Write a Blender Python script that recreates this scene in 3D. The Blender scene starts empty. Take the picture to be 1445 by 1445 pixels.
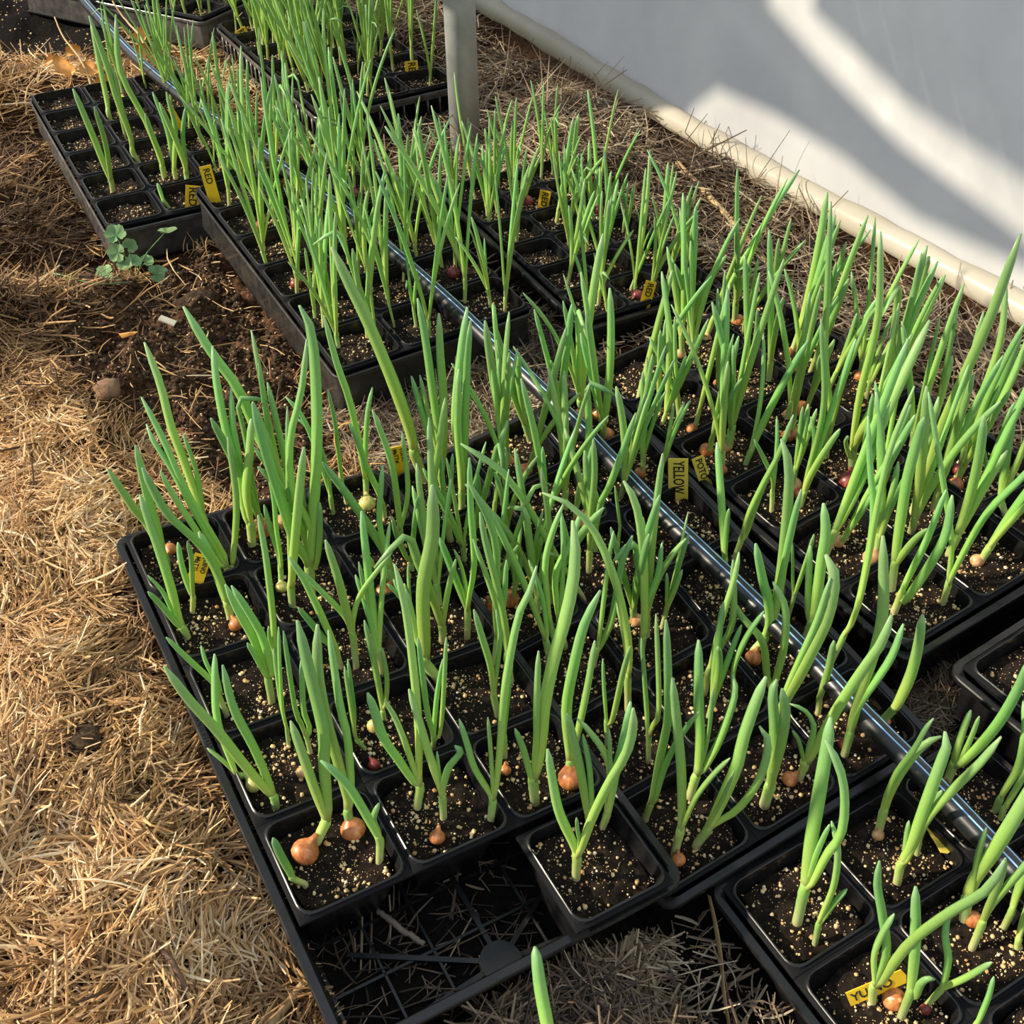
import bpy, bmesh, math, random, json
import numpy as np
from mathutils import Vector, Matrix
random.seed(11); RNG = np.random.default_rng(11)
C = bpy.context.scene.collection
PI = math.pi

# ------------------------------------------------------------------ helpers
def link(name, me, mat=None, parent=None):
    o = bpy.data.objects.new(name, me)
    C.objects.link(o)
    if mat is not None and me is not None and len(me.materials) == 0:
        me.materials.append(mat)
    if parent is not None:
        o.parent = parent
    return o

def tag(o, label=None, cat=None, group=None, kind=None):
    if label: o['label'] = label
    if cat: o['category'] = cat
    if group: o['group'] = group
    if kind: o['kind'] = kind
    return o

def empty(name, mat4, label, cat, group=None):
    o = bpy.data.objects.new(name, None)
    o.empty_display_size = .02
    C.objects.link(o)
    o.matrix_world = mat4
    return tag(o, label, cat, group)

def mesh_from(name, V, F, smooth=True, mats=None, attrs=None, mat_idx=None):
    """V (n,3) array, F list of index tuples or (m,k) array"""
    me = bpy.data.meshes.new(name)
    V = np.asarray(V, dtype=np.float32)
    if isinstance(F, np.ndarray):
        m, k = F.shape
        me.vertices.add(len(V)); me.vertices.foreach_set('co', V.ravel())
        me.loops.add(m * k); me.loops.foreach_set('vertex_index', F.astype(np.int32).ravel())
        me.polygons.add(m)
        me.polygons.foreach_set('loop_start', np.arange(0, m * k, k, dtype=np.int32))
        me.polygons.foreach_set('loop_total', np.full(m, k, dtype=np.int32))
        me.update(calc_edges=True)
    else:
        me.from_pydata(V.tolist(), [], F)
        me.update()
    me.polygons.foreach_set('use_smooth', np.full(len(me.polygons), smooth, dtype=bool))
    if attrs:
        for n, a in attrs.items():
            at = me.attributes.new(n, 'FLOAT', 'POINT')
            at.data.foreach_set('value', np.asarray(a, dtype=np.float32))
    for m_ in (mats or []):
        me.materials.append(m_)
    if mat_idx is not None:
        me.polygons.foreach_set('material_index', np.asarray(mat_idx, dtype=np.int32))
    return me

class MB:
    """collects shapes for ONE mesh"""
    def __init__(s): s.V = []; s.F = []; s.n = 0; s.T = []
    def add(s, V, F, t=0.):
        V = np.asarray(V, float)
        s.V.append(V); s.F += [tuple(i + s.n for i in f) for f in F]; s.n += len(V)
        s.T.append(np.full(len(V), t) if np.isscalar(t) else np.asarray(t))
    def box(s, c, h, R=None, t=0.):
        v = np.array([(x, y, z) for x in (-1, 1) for y in (-1, 1) for z in (-1, 1)], float) * np.array(h)
        if R is not None: v = v @ np.array(R).T
        s.add(v + np.array(c), [(0, 1, 3, 2), (4, 6, 7, 5), (0, 4, 5, 1), (2, 3, 7, 6), (0, 2, 6, 4), (1, 5, 7, 3)], t)
    def bar(s, a, b, w, h, t=0.):
        a = np.array(a, float); b = np.array(b, float); d = b - a; L = np.linalg.norm(d); d /= L
        u = np.cross((0, 0, 1.), d); u = u / (np.linalg.norm(u) or 1); n = np.cross(d, u)
        s.box((a + b) / 2, (L / 2, w / 2, h / 2), np.stack([d, u, n], 1), t)
    def tube(s, P, r, k=8, cap=True, flat=1., up=None, t=None):
        V, F, T = tube(P, r, k, cap, flat, up)
        s.add(V, F, T if t is None else t)
    def mesh(s, name, mats=None, smooth=True):
        return mesh_from(name, np.concatenate(s.V), s.F, smooth, mats, {'t': np.concatenate(s.T)})

def spline(P, n):
    P = np.asarray(P, float)
    if len(P) < 2: return P
    Q = np.vstack([2 * P[0] - P[1], P, 2 * P[-1] - P[-2]])
    L = np.concatenate([[0], np.cumsum(np.linalg.norm(np.diff(P, axis=0), axis=1))])
    S = np.linspace(0, L[-1], n); out = []
    for q in S:
        i = min(max(int(np.searchsorted(L, q, 'right')) - 1, 0), len(P) - 2)
        u = (q - L[i]) / max(L[i + 1] - L[i], 1e-9)
        a, b, c, d = Q[i:i + 4]
        out.append(.5 * (2 * b + (c - a) * u + (2 * a - 5 * b + 4 * c - d) * u * u + (3 * b - a - 3 * c + d) * u ** 3))
    return np.array(out)

def tube(P, r, k=8, cap=True, flat=1., up=None):
    P = np.asarray(P, float); n = len(P); r = np.broadcast_to(np.asarray(r, float), (n,))
    D = np.gradient(P, axis=0); D /= np.maximum(np.linalg.norm(D, axis=1, keepdims=True), 1e-9)
    u = np.array(up if up is not None else (0.31, .95, .05), float)
    V = []; ang = np.arange(k) * 2 * PI / k
    for i in range(n):
        d = D[i]; u = u - d * (u @ d); u /= max(np.linalg.norm(u), 1e-9); w = np.cross(d, u)
        V.append(P[i] + r[i] * (np.cos(ang)[:, None] * u * flat + np.sin(ang)[:, None] * w))
    V = np.concatenate(V); F = []
    for i in range(n - 1):
        for j in range(k):
            a = i * k + j; b = i * k + (j + 1) % k
            F.append((a, b, b + k, a + k))
    if cap:
        F.append(tuple(range(k - 1, -1, -1))); F.append(tuple((n - 1) * k + j for j in range(k)))
    return V, F, np.repeat(np.linspace(0, 1, n), k)

_tab = RNG.random((64, 64))
def vnoise(x, y, s, seed=0):
    x = np.asarray(x) / s + seed * 17.3; y = np.asarray(y) / s + seed * 9.7
    xi = np.floor(x).astype(int); yi = np.floor(y).astype(int); fx = x - xi; fy = y - yi
    fx = fx * fx * (3 - 2 * fx); fy = fy * fy * (3 - 2 * fy)
    g = lambda a, b: _tab[a % 64, b % 64]
    return (g(xi, yi) * (1 - fx) + g(xi + 1, yi) * fx) * (1 - fy) + (g(xi, yi + 1) * (1 - fx) + g(xi + 1, yi + 1) * fx) * fy

# ------------------------------------------------------------------ materials
def mat(name):
    m = bpy.data.materials.new(name); m.use_nodes = True
    nt = m.node_tree; b = nt.nodes['Principled BSDF']
    return m, nt, b
def nd(nt, t, **kw):
    n = nt.nodes.new(t)
    for k, v in kw.items():
        if k.startswith('_'): setattr(n, k[1:], v)
        else: n.inputs[k.replace('__', ' ')].default_value = v
    return n
def ramp(nt, stops, src=None, interp='LINEAR'):
    r = nt.nodes.new('ShaderNodeValToRGB'); cr = r.color_ramp; cr.interpolation = interp
    while len(cr.elements) < len(stops): cr.elements.new(.5)
    for e, (p, c) in zip(cr.elements, stops):
        e.position = p; e.color = (*c, 1)
    if src is not None: nt.links.new(src, r.inputs[0])
    return r
def noise(nt, scale, detail=4, coord='Object', rough=.6):
    tc = nt.nodes.new('ShaderNodeTexCoord'); n = nd(nt, 'ShaderNodeTexNoise', Scale=scale, Detail=detail, Roughness=rough)
    nt.links.new(tc.outputs[coord], n.inputs['Vector']); return n
def bump(nt, b, src, strength=.3, dist=.002):
    bp = nd(nt, 'ShaderNodeBump', Strength=strength, Distance=dist)
    nt.links.new(src, bp.inputs['Height']); nt.links.new(bp.outputs[0], b.inputs['Normal'])
def srgb(r, g, b):
    f = lambda c: (c / 12.92 if c <= .04045 else ((c + .055) / 1.055) ** 2.4)
    return tuple(f(c / 255) for c in (r, g, b))

def m_simple(name, col, rough=.5, nscale=None, amt=.35, bumpd=0., spec=.5, coat=0):
    m, nt, b = mat(name)
    b.inputs['Roughness'].default_value = rough
    b.inputs['Specular IOR Level'].default_value = spec
    b.inputs['Coat Weight'].default_value = coat
    if nscale:
        n = noise(nt, nscale)
        r = ramp(nt, [(.25, tuple(c * (1 - amt) for c in col)), (.75, tuple(min(1, c * (1 + amt)) for c in col))], n.outputs['Fac'])
        nt.links.new(r.outputs[0], b.inputs['Base Color'])
        if bumpd: bump(nt, b, n.outputs['Fac'], .6, bumpd)
    else:
        b.inputs['Base Color'].default_value = (*col, 1)
    return m

def m_plastic(name, dusty):
    m, nt, b = mat(name)
    n = noise(nt, 60, 5); n2 = noise(nt, 9, 3)
    mx = nd(nt, 'ShaderNodeMath', _operation='MULTIPLY'); nt.links.new(n.outputs['Fac'], mx.inputs[0]); nt.links.new(n2.outputs['Fac'], mx.inputs[1])
    r = ramp(nt, [(.14, (.005 + .3 * dusty * .05, .005 + .3 * dusty * .047, .006 + .3 * dusty * .043)), (.42, tuple(.008 + dusty * c for c in (.05, .047, .043)))], mx.outputs[0])
    nt.links.new(r.outputs[0], b.inputs['Base Color'])
    rr = ramp(nt, [(.3, (.2,) * 3), (.7, (.38,) * 3)], n.outputs['Fac'])
    nt.links.new(rr.outputs[0], b.inputs['Roughness'])
    b.inputs['Specular IOR Level'].default_value = .42
    return m
M = {}
M['plastic'] = m_plastic('black_plastic', .12)
M['plastic_matte'] = m_simple('matte_black_plastic', (.007, .007, .008), .75, None, spec=.15)
M['plastic_worn'] = m_plastic('worn_black_plastic', .9)
M['plastic_dusty'] = m_plastic('dusty_black_plastic', 2.6)

def m_soil(name, tone=1., brown=1.):
    m, nt, b = mat(name)
    n = noise(nt, 160, 6, rough=.75); n2 = noise(nt, 45, 3)
    r = ramp(nt, [(.3, tuple(tone * c for c in (.006, .0045, .0035))), (.55, tuple(tone * c for c in (.022 * brown, .015 * brown ** .7, .0105))), (.72, tuple(tone * c for c in (.075 * brown, .05 * brown ** .7, .03)))], n.outputs['Fac'])
    nt.links.new(r.outputs[0], b.inputs['Base Color'])
    b.inputs['Roughness'].default_value = .95; b.inputs['Specular IOR Level'].default_value = .15
    ad = nd(nt, 'ShaderNodeMath', _operation='ADD'); nt.links.new(n.outputs['Fac'], ad.inputs[0]); nt.links.new(n2.outputs['Fac'], ad.inputs[1])
    bump(nt, b, ad.outputs[0], 1., .004)
    return m
M['soil'] = m_soil('potting_mix')
M['soil_brown'] = m_soil('bare_soil', 2.7, 1.3)

def m_perlite():
    m, nt, b = mat('perlite')
    n = noise(nt, 110, 1)
    r = ramp(nt, [(.3, srgb(176, 128, 78)), (.47, srgb(214, 178, 124)), (.6, srgb(226, 200, 150)), (.8, srgb(240, 232, 214))], n.outputs['Fac'])
    nt.links.new(r.outputs[0], b.inputs['Base Color']); b.inputs['Roughness'].default_value = .9
    return m
M['perlite'] = m_perlite()

def attr_t(nt, name='t'):
    a = nt.nodes.new('ShaderNodeAttribute'); a.attribute_name = name; return a
def m_leaf(name, stops, trans=.26, rough=.36):
    m, nt, b = mat(name)
    a = attr_t(nt); r = ramp(nt, stops, a.outputs['Fac'])
    oi = nt.nodes.new('ShaderNodeObjectInfo')
    hs = nt.nodes.new('ShaderNodeHueSaturation')
    mr = nd(nt, 'ShaderNodeMapRange'); mr.inputs['To Min'].default_value = .475; mr.inputs['To Max'].default_value = .515
    nt.links.new(oi.outputs['Random'], mr.inputs['Value']); nt.links.new(mr.outputs[0], hs.inputs['Hue'])
    mv = nd(nt, 'ShaderNodeMapRange'); mv.inputs['To Min'].default_value = .82; mv.inputs['To Max'].default_value = 1.15
    wn = nt.nodes.new('ShaderNodeTexWhiteNoise'); wn.noise_dimensions = '1D'
    nt.links.new(oi.outputs['Random'], wn.inputs['W']); nt.links.new(wn.outputs['Value'], mv.inputs['Value']); nt.links.new(mv.outputs[0], hs.inputs['Value'])
    nt.links.new(r.outputs[0], hs.inputs['Color'])
    n = noise(nt, 300, 2)
    mixn = nt.nodes.new('ShaderNodeMixRGB'); mixn.blend_type = 'OVERLAY'; mixn.inputs[0].default_value = .12
    nt.links.new(hs.outputs[0], mixn.inputs[1]); nt.links.new(n.outputs['Fac'], mixn.inputs[2])
    nt.links.new(mixn.outputs[0], b.inputs['Base Color'])
    b.inputs['Roughness'].default_value = rough; b.inputs['Specular IOR Level'].default_value = .4
    tr = nt.nodes.new('ShaderNodeBsdfTranslucent'); nt.links.new(mixn.outputs[0], tr.inputs['Color'])
    mx = nt.nodes.new('ShaderNodeMixShader'); mx.inputs[0].default_value = trans
    nt.links.new(b.outputs[0], mx.inputs[1]); nt.links.new(tr.outputs[0], mx.inputs[2])
    nt.links.new(mx.outputs[0], nt.nodes['Material Output'].inputs[0])
    return m
M['leaf'] = m_leaf('onion_leaf', [(0, srgb(210, 224, 132)), (.12, srgb(180, 216, 108)), (.45, srgb(152, 202, 102)), (.85, srgb(138, 188, 114)), (1, srgb(144, 184, 126))])
M['stem'] = m_leaf('onion_stem', [(0, srgb(196, 172, 118)), (.2, srgb(208, 212, 150)), (.6, srgb(180, 208, 118)), (1, srgb(166, 208, 104))], .25)
M['weed'] = m_leaf('weed_leaf', [(0, srgb(100, 140, 84)), (1, srgb(140, 176, 120))], .25, .6)

def m_bulb(name, c1, c2, c3):
    m, nt, b = mat(name)
    tc = nt.nodes.new('ShaderNodeTexCoord'); mp = nd(nt, 'ShaderNodeMapping'); mp.inputs['Scale'].default_value = (260, 260, 40)
    nt.links.new(tc.outputs['Object'], mp.inputs[0])
    n = nd(nt, 'ShaderNodeTexNoise', Scale=1., Detail=3); nt.links.new(mp.outputs[0], n.inputs['Vector'])
    r = ramp(nt, [(.3, c1), (.55, c2), (.75, c3)], n.outputs['Fac'])
    nt.links.new(r.outputs[0], b.inputs['Base Color']); b.inputs['Roughness'].default_value = .38
    b.inputs['Subsurface Weight'].default_value = .12; b.inputs['Subsurface Radius'].default_value = (.008, .004, .002)
    return m
M['bulb_o'] = m_bulb('onion_skin_orange', srgb(150, 84, 44), srgb(196, 124, 72), srgb(220, 158, 104))
M['bulb_t'] = m_bulb('onion_skin_tan', srgb(168, 118, 72), srgb(208, 160, 112), srgb(226, 190, 146))
M['bulb_y'] = m_bulb('onion_flesh_yellow', srgb(176, 150, 84), srgb(200, 192, 112), srgb(216, 214, 150))
M['bulb_r'] = m_bulb('onion_skin_red', srgb(92, 34, 36), srgb(138, 60, 56), srgb(176, 98, 84))

def m_straw(name, stops, transl=.12):
    m, nt, b = mat(name)
    a = attr_t(nt); r = ramp(nt, stops, a.outputs['Fac'])
    nt.links.new(r.outputs[0], b.inputs['Base Color']); b.inputs['Roughness'].default_value = .55
    b.inputs['Specular IOR Level'].default_value = .35
    tr = nt.nodes.new('ShaderNodeBsdfTranslucent'); nt.links.new(r.outputs[0], tr.inputs['Color'])
    mx = nt.nodes.new('ShaderNodeMixShader'); mx.inputs[0].default_value = transl
    nt.links.new(b.outputs[0], mx.inputs[1]); nt.links.new(tr.outputs[0], mx.inputs[2])
    nt.links.new(mx.outputs[0], nt.nodes['Material Output'].inputs[0])
    return m
M['straw'] = m_straw('golden_straw', [(0, srgb(74, 52, 32)), (.25, srgb(146, 110, 70)), (.55, srgb(202, 160, 106)), (.85, srgb(224, 190, 138)), (1, srgb(240, 218, 178))])
M['straw_grey'] = m_straw('weathered_straw', [(0, srgb(54, 44, 36)), (.3, srgb(104, 86, 68)), (.65, srgb(150, 130, 104)), (1, srgb(200, 184, 156))])
M['dry_leaf'] = m_simple('dried_leaf', srgb(208, 150, 78), .7, 40, .25)
M['twig'] = m_simple('twig_bark', srgb(104, 76, 56), .8, 90, .4, .001)
M['twig_pale'] = m_simple('pale_stalk', srgb(178, 150, 104), .6, 60, .25)
M['twig_grey'] = m_simple('grey_stalk', srgb(120, 106, 92), .7, 90, .3)
M['chip'] = m_simple('pale_chip', srgb(206, 198, 176), .8, 80, .15)
M['label'] = m_simple('yellow_label', srgb(240, 196, 44), .45, 70, .08)
M['label_pale'] = m_simple('pale_yellow_label', srgb(232, 206, 84), .45, 70, .08)
M['ink'] = m_simple('marker_ink', (.02, .016, .012), .6)
M['galv'] = m_simple('galvanised_steel', srgb(186, 190, 188), .5, 26, .22)
M['galv'].node_tree.nodes['Principled BSDF'].inputs['Metallic'].default_value = .45
M['clod'] = m_simple('dry_clod', srgb(120, 92, 68), .95, 120, .45, .002)

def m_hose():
    m, nt, b = mat('black_pipe_painted_glints')
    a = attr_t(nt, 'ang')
    r = ramp(nt, [(0, (.012, .013, .016)), (.415, (.012, .013, .016)), (.418, srgb(150, 196, 236)), (.442, srgb(150, 196, 236)), (.445, (.012, .013, .018)), (.527, (.012, .013, .018)), (.53, srgb(150, 196, 236)), (.548, srgb(150, 196, 236)), (.551, (.012, .013, .016))], a.outputs['Fac'])  # pale blue stops paint two highlight lines along the pipe
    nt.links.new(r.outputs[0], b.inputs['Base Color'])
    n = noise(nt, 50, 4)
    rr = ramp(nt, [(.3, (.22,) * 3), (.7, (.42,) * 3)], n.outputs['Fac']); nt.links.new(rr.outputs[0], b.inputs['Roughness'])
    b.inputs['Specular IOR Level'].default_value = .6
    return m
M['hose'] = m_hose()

def m_film():
    m, nt, b = mat('greenhouse_film')
    n = noise(nt, 6, 4); n2 = noise(nt, 34, 5, rough=.7)
    r = ramp(nt, [(.3, srgb(208, 208, 208)), (.7, srgb(224, 224, 222))], n.outputs['Fac'])
    st = ramp(nt, [(.0, (1, 1, 1)), (.71, (1, 1, 1)), (.78, srgb(206, 176, 138))], n2.outputs['Fac'])
    mm = nt.nodes.new('ShaderNodeMixRGB'); mm.blend_type = 'MULTIPLY'; mm.inputs[0].default_value = 1
    nt.links.new(r.outputs[0], mm.inputs[1]); nt.links.new(st.outputs[0], mm.inputs[2])
    nt.links.new(mm.outputs[0], b.inputs['Base Color']); b.inputs['Roughness'].default_value = .34
    b.inputs['Specular IOR Level'].default_value = .45
    tr = nt.nodes.new('ShaderNodeBsdfTranslucent'); nt.links.new(mm.outputs[0], tr.inputs['Color'])
    mx = nt.nodes.new('ShaderNodeMixShader'); mx.inputs[0].default_value = .5
    nt.links.new(b.outputs[0], mx.inputs[1]); nt.links.new(tr.outputs[0], mx.inputs[2])
    nt.links.new(mx.outputs[0], nt.nodes['Material Output'].inputs[0])
    return m
M['film'] = m_film()
M['film_roll'] = M['film'].copy()
for n_ in M['film_roll'].node_tree.nodes:
    if n_.type == 'VALTORGB' and n_.color_ramp.elements[0].position > .2:
        n_.color_ramp.elements[0].color = (*srgb(214, 206, 186), 1); n_.color_ramp.elements[1].color = (*srgb(226, 221, 206), 1)
def m_ground():
    m, nt, b = mat('straw_and_soil_ground')
    a = attr_t(nt, 'soil'); n = noise(nt, 130, 6, rough=.72); n2 = noise(nt, 30, 3)
    r1 = ramp(nt, [(.3, srgb(36, 24, 15)), (.55, srgb(74, 50, 30)), (.75, srgb(128, 92, 54))], n.outputs['Fac'])
    r2 = ramp(nt, [(.3, srgb(30, 20, 15)), (.46, srgb(74, 52, 38)), (.62, srgb(118, 86, 62)), (.76, srgb(178, 142, 102))], n.outputs['Fac'])
    mx = nt.nodes.new('ShaderNodeMixRGB'); nt.links.new(a.outputs['Fac'], mx.inputs[0])
    nt.links.new(r1.outputs[0], mx.inputs[1]); nt.links.new(r2.outputs[0], mx.inputs[2])
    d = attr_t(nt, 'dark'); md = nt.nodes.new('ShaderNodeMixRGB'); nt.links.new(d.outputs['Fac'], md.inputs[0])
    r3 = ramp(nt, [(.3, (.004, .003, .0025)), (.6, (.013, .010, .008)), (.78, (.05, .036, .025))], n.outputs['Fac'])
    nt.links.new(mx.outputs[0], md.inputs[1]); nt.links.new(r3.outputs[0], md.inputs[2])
    nt.links.new(md.outputs[0], b.inputs['Base Color']); b.inputs['Roughness'].default_value = .95; b.inputs['Specular IOR Level'].default_value = .1
    ad = nd(nt, 'ShaderNodeMath', _operation='ADD'); nt.links.new(n.outputs['Fac'], ad.inputs[0]); nt.links.new(n2.outputs['Fac'], ad.inputs[1])
    bump(nt, b, ad.outputs[0], 1., .006)
    return m
M['ground'] = m_ground()
# ------------------------------------------------------------------ layout (metres; x right, y away, z up)
# tray: front-left corner of its cells, heading, rim height at the centre, cross tilt, long tilt, cell size
TR = {"A": [0.0, 0.0, 0.0, 0.06, -0.12908, 0.04234, 0.089, 0.0873], "B": [0.2533, 0.00059, -0.02982, 0.03338, 0.11791, 0.08589, 0.089, 0.0873], "C": [0.56071, 0.05754, -0.01052, 0.05848, 0.1126, -0.03491, 0.089, 0.0873], "D": [0.28497, -0.53536, -0.0335, 0.01948, 0.07578, -0.07784, 0.089, 0.0873], "F": [0.29797, 0.70867, -0.00476, 0.06513, 0.01013, 0.03306, 0.089, 0.0873], "H": [0.16573, 1.25861, -0.01681, 0.03952, -0.01926, 0.04071, 0.089, 0.0873], "I": [0.5705, 1.412, -0.00873, 0.0608, 0.0, 0.0, 0.089, 0.0873], "E": [0.6, -0.50678, 0.03491, 0.062, 0.03, 0.0, 0.089, 0.0873], "G": [0.612, 0.65, -0.05236, 0.05, 0.0, -0.01, 0.0665, 0.0725], "J": [0.56, 1.985, 0.5236, 0.06, 0.0, 0.0, 0.089, 0.0873]}
TR['A'][0] -= .002; TR['B'][0] += .004; TR['B'][3] -= .002
class Tray:
    def __init__(s, k):
        s.k = k; x0, y0, a, z, tx, ty, sx, sy = TR[k]; s.sx, s.sy = sx, sy; s.W, s.L = 3 * sx, 6 * sy
        ca, sa = math.cos(a), math.sin(a)
        cx = x0 + s.W / 2 * ca - s.L / 2 * sa; cy = y0 + s.W / 2 * sa + s.L / 2 * ca
        ex = Vector((ca, sa, tx)).normalized(); ey0 = Vector((-sa, ca, ty))
        ez = ex.cross(ey0).normalized(); ey = ez.cross(ex)
        s.M = Matrix(((ex.x, ey.x, ez.x, cx), (ex.y, ey.y, ez.y, cy), (ex.z, ey.z, ez.z, z), (0, 0, 0, 1)))
        s.ex, s.ey, s.ez = (np.array(q) for q in (ex, ey, ez)); s.c = np.array((cx, cy, z))
    def w(s, X, Y, Z=0):      # X,Y measured from the front-left cell corner
        return s.c + s.ex * (X - s.W / 2) + s.ey * (Y - s.L / 2) + s.ez * Z
    def footprint(s, x, y):   # signed distance outside the tray and the plane height there
        dx, dy = x - s.c[0], y - s.c[1]
        X = dx * s.ex[0] + dy * s.ex[1]; Y = dx * s.ey[0] + dy * s.ey[1]
        d = np.maximum(np.abs(X) - s.W / 2, np.abs(Y) - s.L / 2)
        z = s.c[2] - (s.ez[0] * dx + s.ez[1] * dy) / s.ez[2]
        return d, z
T = {k: Tray(k) for k in TR}
DEPTH = .064
CAM = np.array((-.0466, -.2997, .7900))

# ------------------------------------------------------------------ ground
CP = np.array([(-.7, 0, .06), (-.3, -.2, .055), (-.35, .2, .075), (-.06, -.15, .0), (-.028, .1, .012), (-.025, .25, .018), (-.03, .4, .022), (-.10, .1, .05), (-.11, .22, .062), (-.11, .4, .066), (-.12, -.1, .04), (-.18, .3, .085), (-.3, .6, .08),
    (-.1, .6, .055), (-.04, .62, .05), (-.03, .8, .045), (.08, .6, .03), (.14, .68, .0), (.16, .8, -.012), (.2, .62, -.01), (.1, .88, .018), (.18, .98, -.004), (.26, .85, -.02), (.26, 1.1, -.03), (.21, 1.2, -.042), (.32, 1.225, -.045), (.14, 1.15, -.01), (.155, 1.27, -.05), (.14, 1.33, -.05), (.14, 1.42, -.05), (.137, 1.52, -.045), (.134, 1.62, -.04), (.132, 1.72, -.03), (.06, 1.4, .0), (.05, 1.6, .01),
    (.04, 1.1, .02), (-.1, 1.1, .06), (-.2, 1.5, .07), (.03, 1.5, .02), (.1, 1.9, .03), (.28, 1.9, .025), (.42, 1.9, .0), (.5, 1.95, -.01), (.36, 2.15, -.01), (.2, 2.3, -.03), (.1, 2.6, .02), (.4, 2.7, 0),
    (.4, .6, -.02), (.5, .6, -.015), (.3, .57, -.02), (.5, 1.28, -.01), (.5, 1.6, -.01), (.66, 1.34, -.02), (.8, 1.33, -.015),
    (.86, .5, .02), (.95, .3, .045), (1.0, .8, .055), (.92, .75, .035), (.95, 1.2, .05), (1.05, 1.8, .055), (.95, 2.2, .06), (1.4, 1, .03), (1.4, 2.3, .03), (1.05, .1, .05),
    (.06, -.1, .0), (.15, -.08, -.025), (.27, -.06, -.07), (.22, -.3, -.06), (.1, -.4, 0), (.57, -.02, -.035), (.58, -.3, -.05), (.9, -.3, 0)])
def terrain(x, y):
    x = np.asarray(x, float); y = np.asarray(y, float)
    num = np.zeros_like(x); den = np.zeros_like(x)
    for px, py, pz in CP:
        w = 1 / ((x - px) ** 2 + (y - py) ** 2 + 4e-4) ** 1.6
        num += w * pz; den += w
    z = num / den
    z += (vnoise(x, y, .11, 1) - .5) * np.where(x < .0, .042, .02) + (vnoise(x, y, .04, 2) - .5) * .016
    s = soil_mask(x, y)
    z += s * ((vnoise(x, y, .05, 15) - .5) * .03 + (vnoise(x, y, .028, 3) - .5) * .026 + (vnoise(x, y, .013, 4) - .5) * .016 + (vnoise(x, y, .007, 5) - .5) * .006)
    for t in T.values():
        d, pz = t.footprint(x, y)
        z = np.minimum(z, pz - DEPTH - .006 + np.maximum(d - .002, 0) * 3.)
    return z
def inpoly(x, y, P):
    c = np.zeros(np.shape(x), bool); n = len(P)
    for i in range(n):
        x1, y1 = P[i]; x2, y2 = P[i - 1]
        c ^= ((y1 > y) != (y2 > y)) & (x < (x2 - x1) * (y - y1) / ((y2 - y1) or 1e-9) + x1)
    return c
SOILP = [(.03, .90), (.025, 1.01), (.12, 1.1), (.16, 1.23), (.31, 1.24), (.31, .70), (.24, .62), (.16, .56), (.11, .60), (.10, .74), (.06, .82)]
def soil_mask(x, y):
    jx = (vnoise(x, y, .05, 6) - .5) * .06; jy = (vnoise(x, y, .05, 7) - .5) * .06
    return inpoly(x + jx, y + jy, SOILP).astype(float)
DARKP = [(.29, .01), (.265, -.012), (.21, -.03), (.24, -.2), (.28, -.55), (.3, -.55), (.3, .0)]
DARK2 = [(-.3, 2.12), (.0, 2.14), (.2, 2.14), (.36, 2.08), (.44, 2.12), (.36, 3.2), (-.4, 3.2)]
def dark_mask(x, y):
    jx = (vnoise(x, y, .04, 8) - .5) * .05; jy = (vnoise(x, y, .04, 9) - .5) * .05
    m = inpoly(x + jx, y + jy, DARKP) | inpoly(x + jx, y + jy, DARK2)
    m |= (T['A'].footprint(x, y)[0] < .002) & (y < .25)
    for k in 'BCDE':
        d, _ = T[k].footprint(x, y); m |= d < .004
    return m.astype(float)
xs = np.concatenate([np.linspace(-.9, -.4, 40)[:-1], np.linspace(-.4, .36, 190)[:-1], np.linspace(.36, 1.55, 150)]); ys = np.concatenate([np.linspace(-.55, .45, 110)[:-1], np.linspace(.45, 1.35, 225)[:-1], np.linspace(1.35, 3.3, 170)])
GX, GY = np.meshgrid(xs, ys); GZ = terrain(GX, GY)
nx, ny = len(xs), len(ys); ii = (np.arange(ny - 1)[:, None] * nx + np.arange(nx - 1)[None, :]).ravel()
GF = np.stack([ii, ii + 1, ii + nx + 1, ii + nx], 1)
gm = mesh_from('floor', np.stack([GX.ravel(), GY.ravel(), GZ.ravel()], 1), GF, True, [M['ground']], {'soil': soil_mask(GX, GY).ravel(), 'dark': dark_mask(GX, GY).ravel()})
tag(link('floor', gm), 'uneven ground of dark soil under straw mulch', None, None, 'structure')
# wide field beyond the tunnel so that the plastic wall has something behind it
ob = bpy.data.meshes.new('trim_1'); ob.from_pydata([(1.5, -6, -.03), (14, -6, -.1), (14, 12, -.1), (1.5, 12, -.03)], [], [(0, 1, 2, 3)])
tag(link('trim_1', ob, m_simple('pale_winter_grass', srgb(150, 148, 128), .9, 3, .2)), 'pale grass outside the plastic wall', None, None, 'structure')

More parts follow.
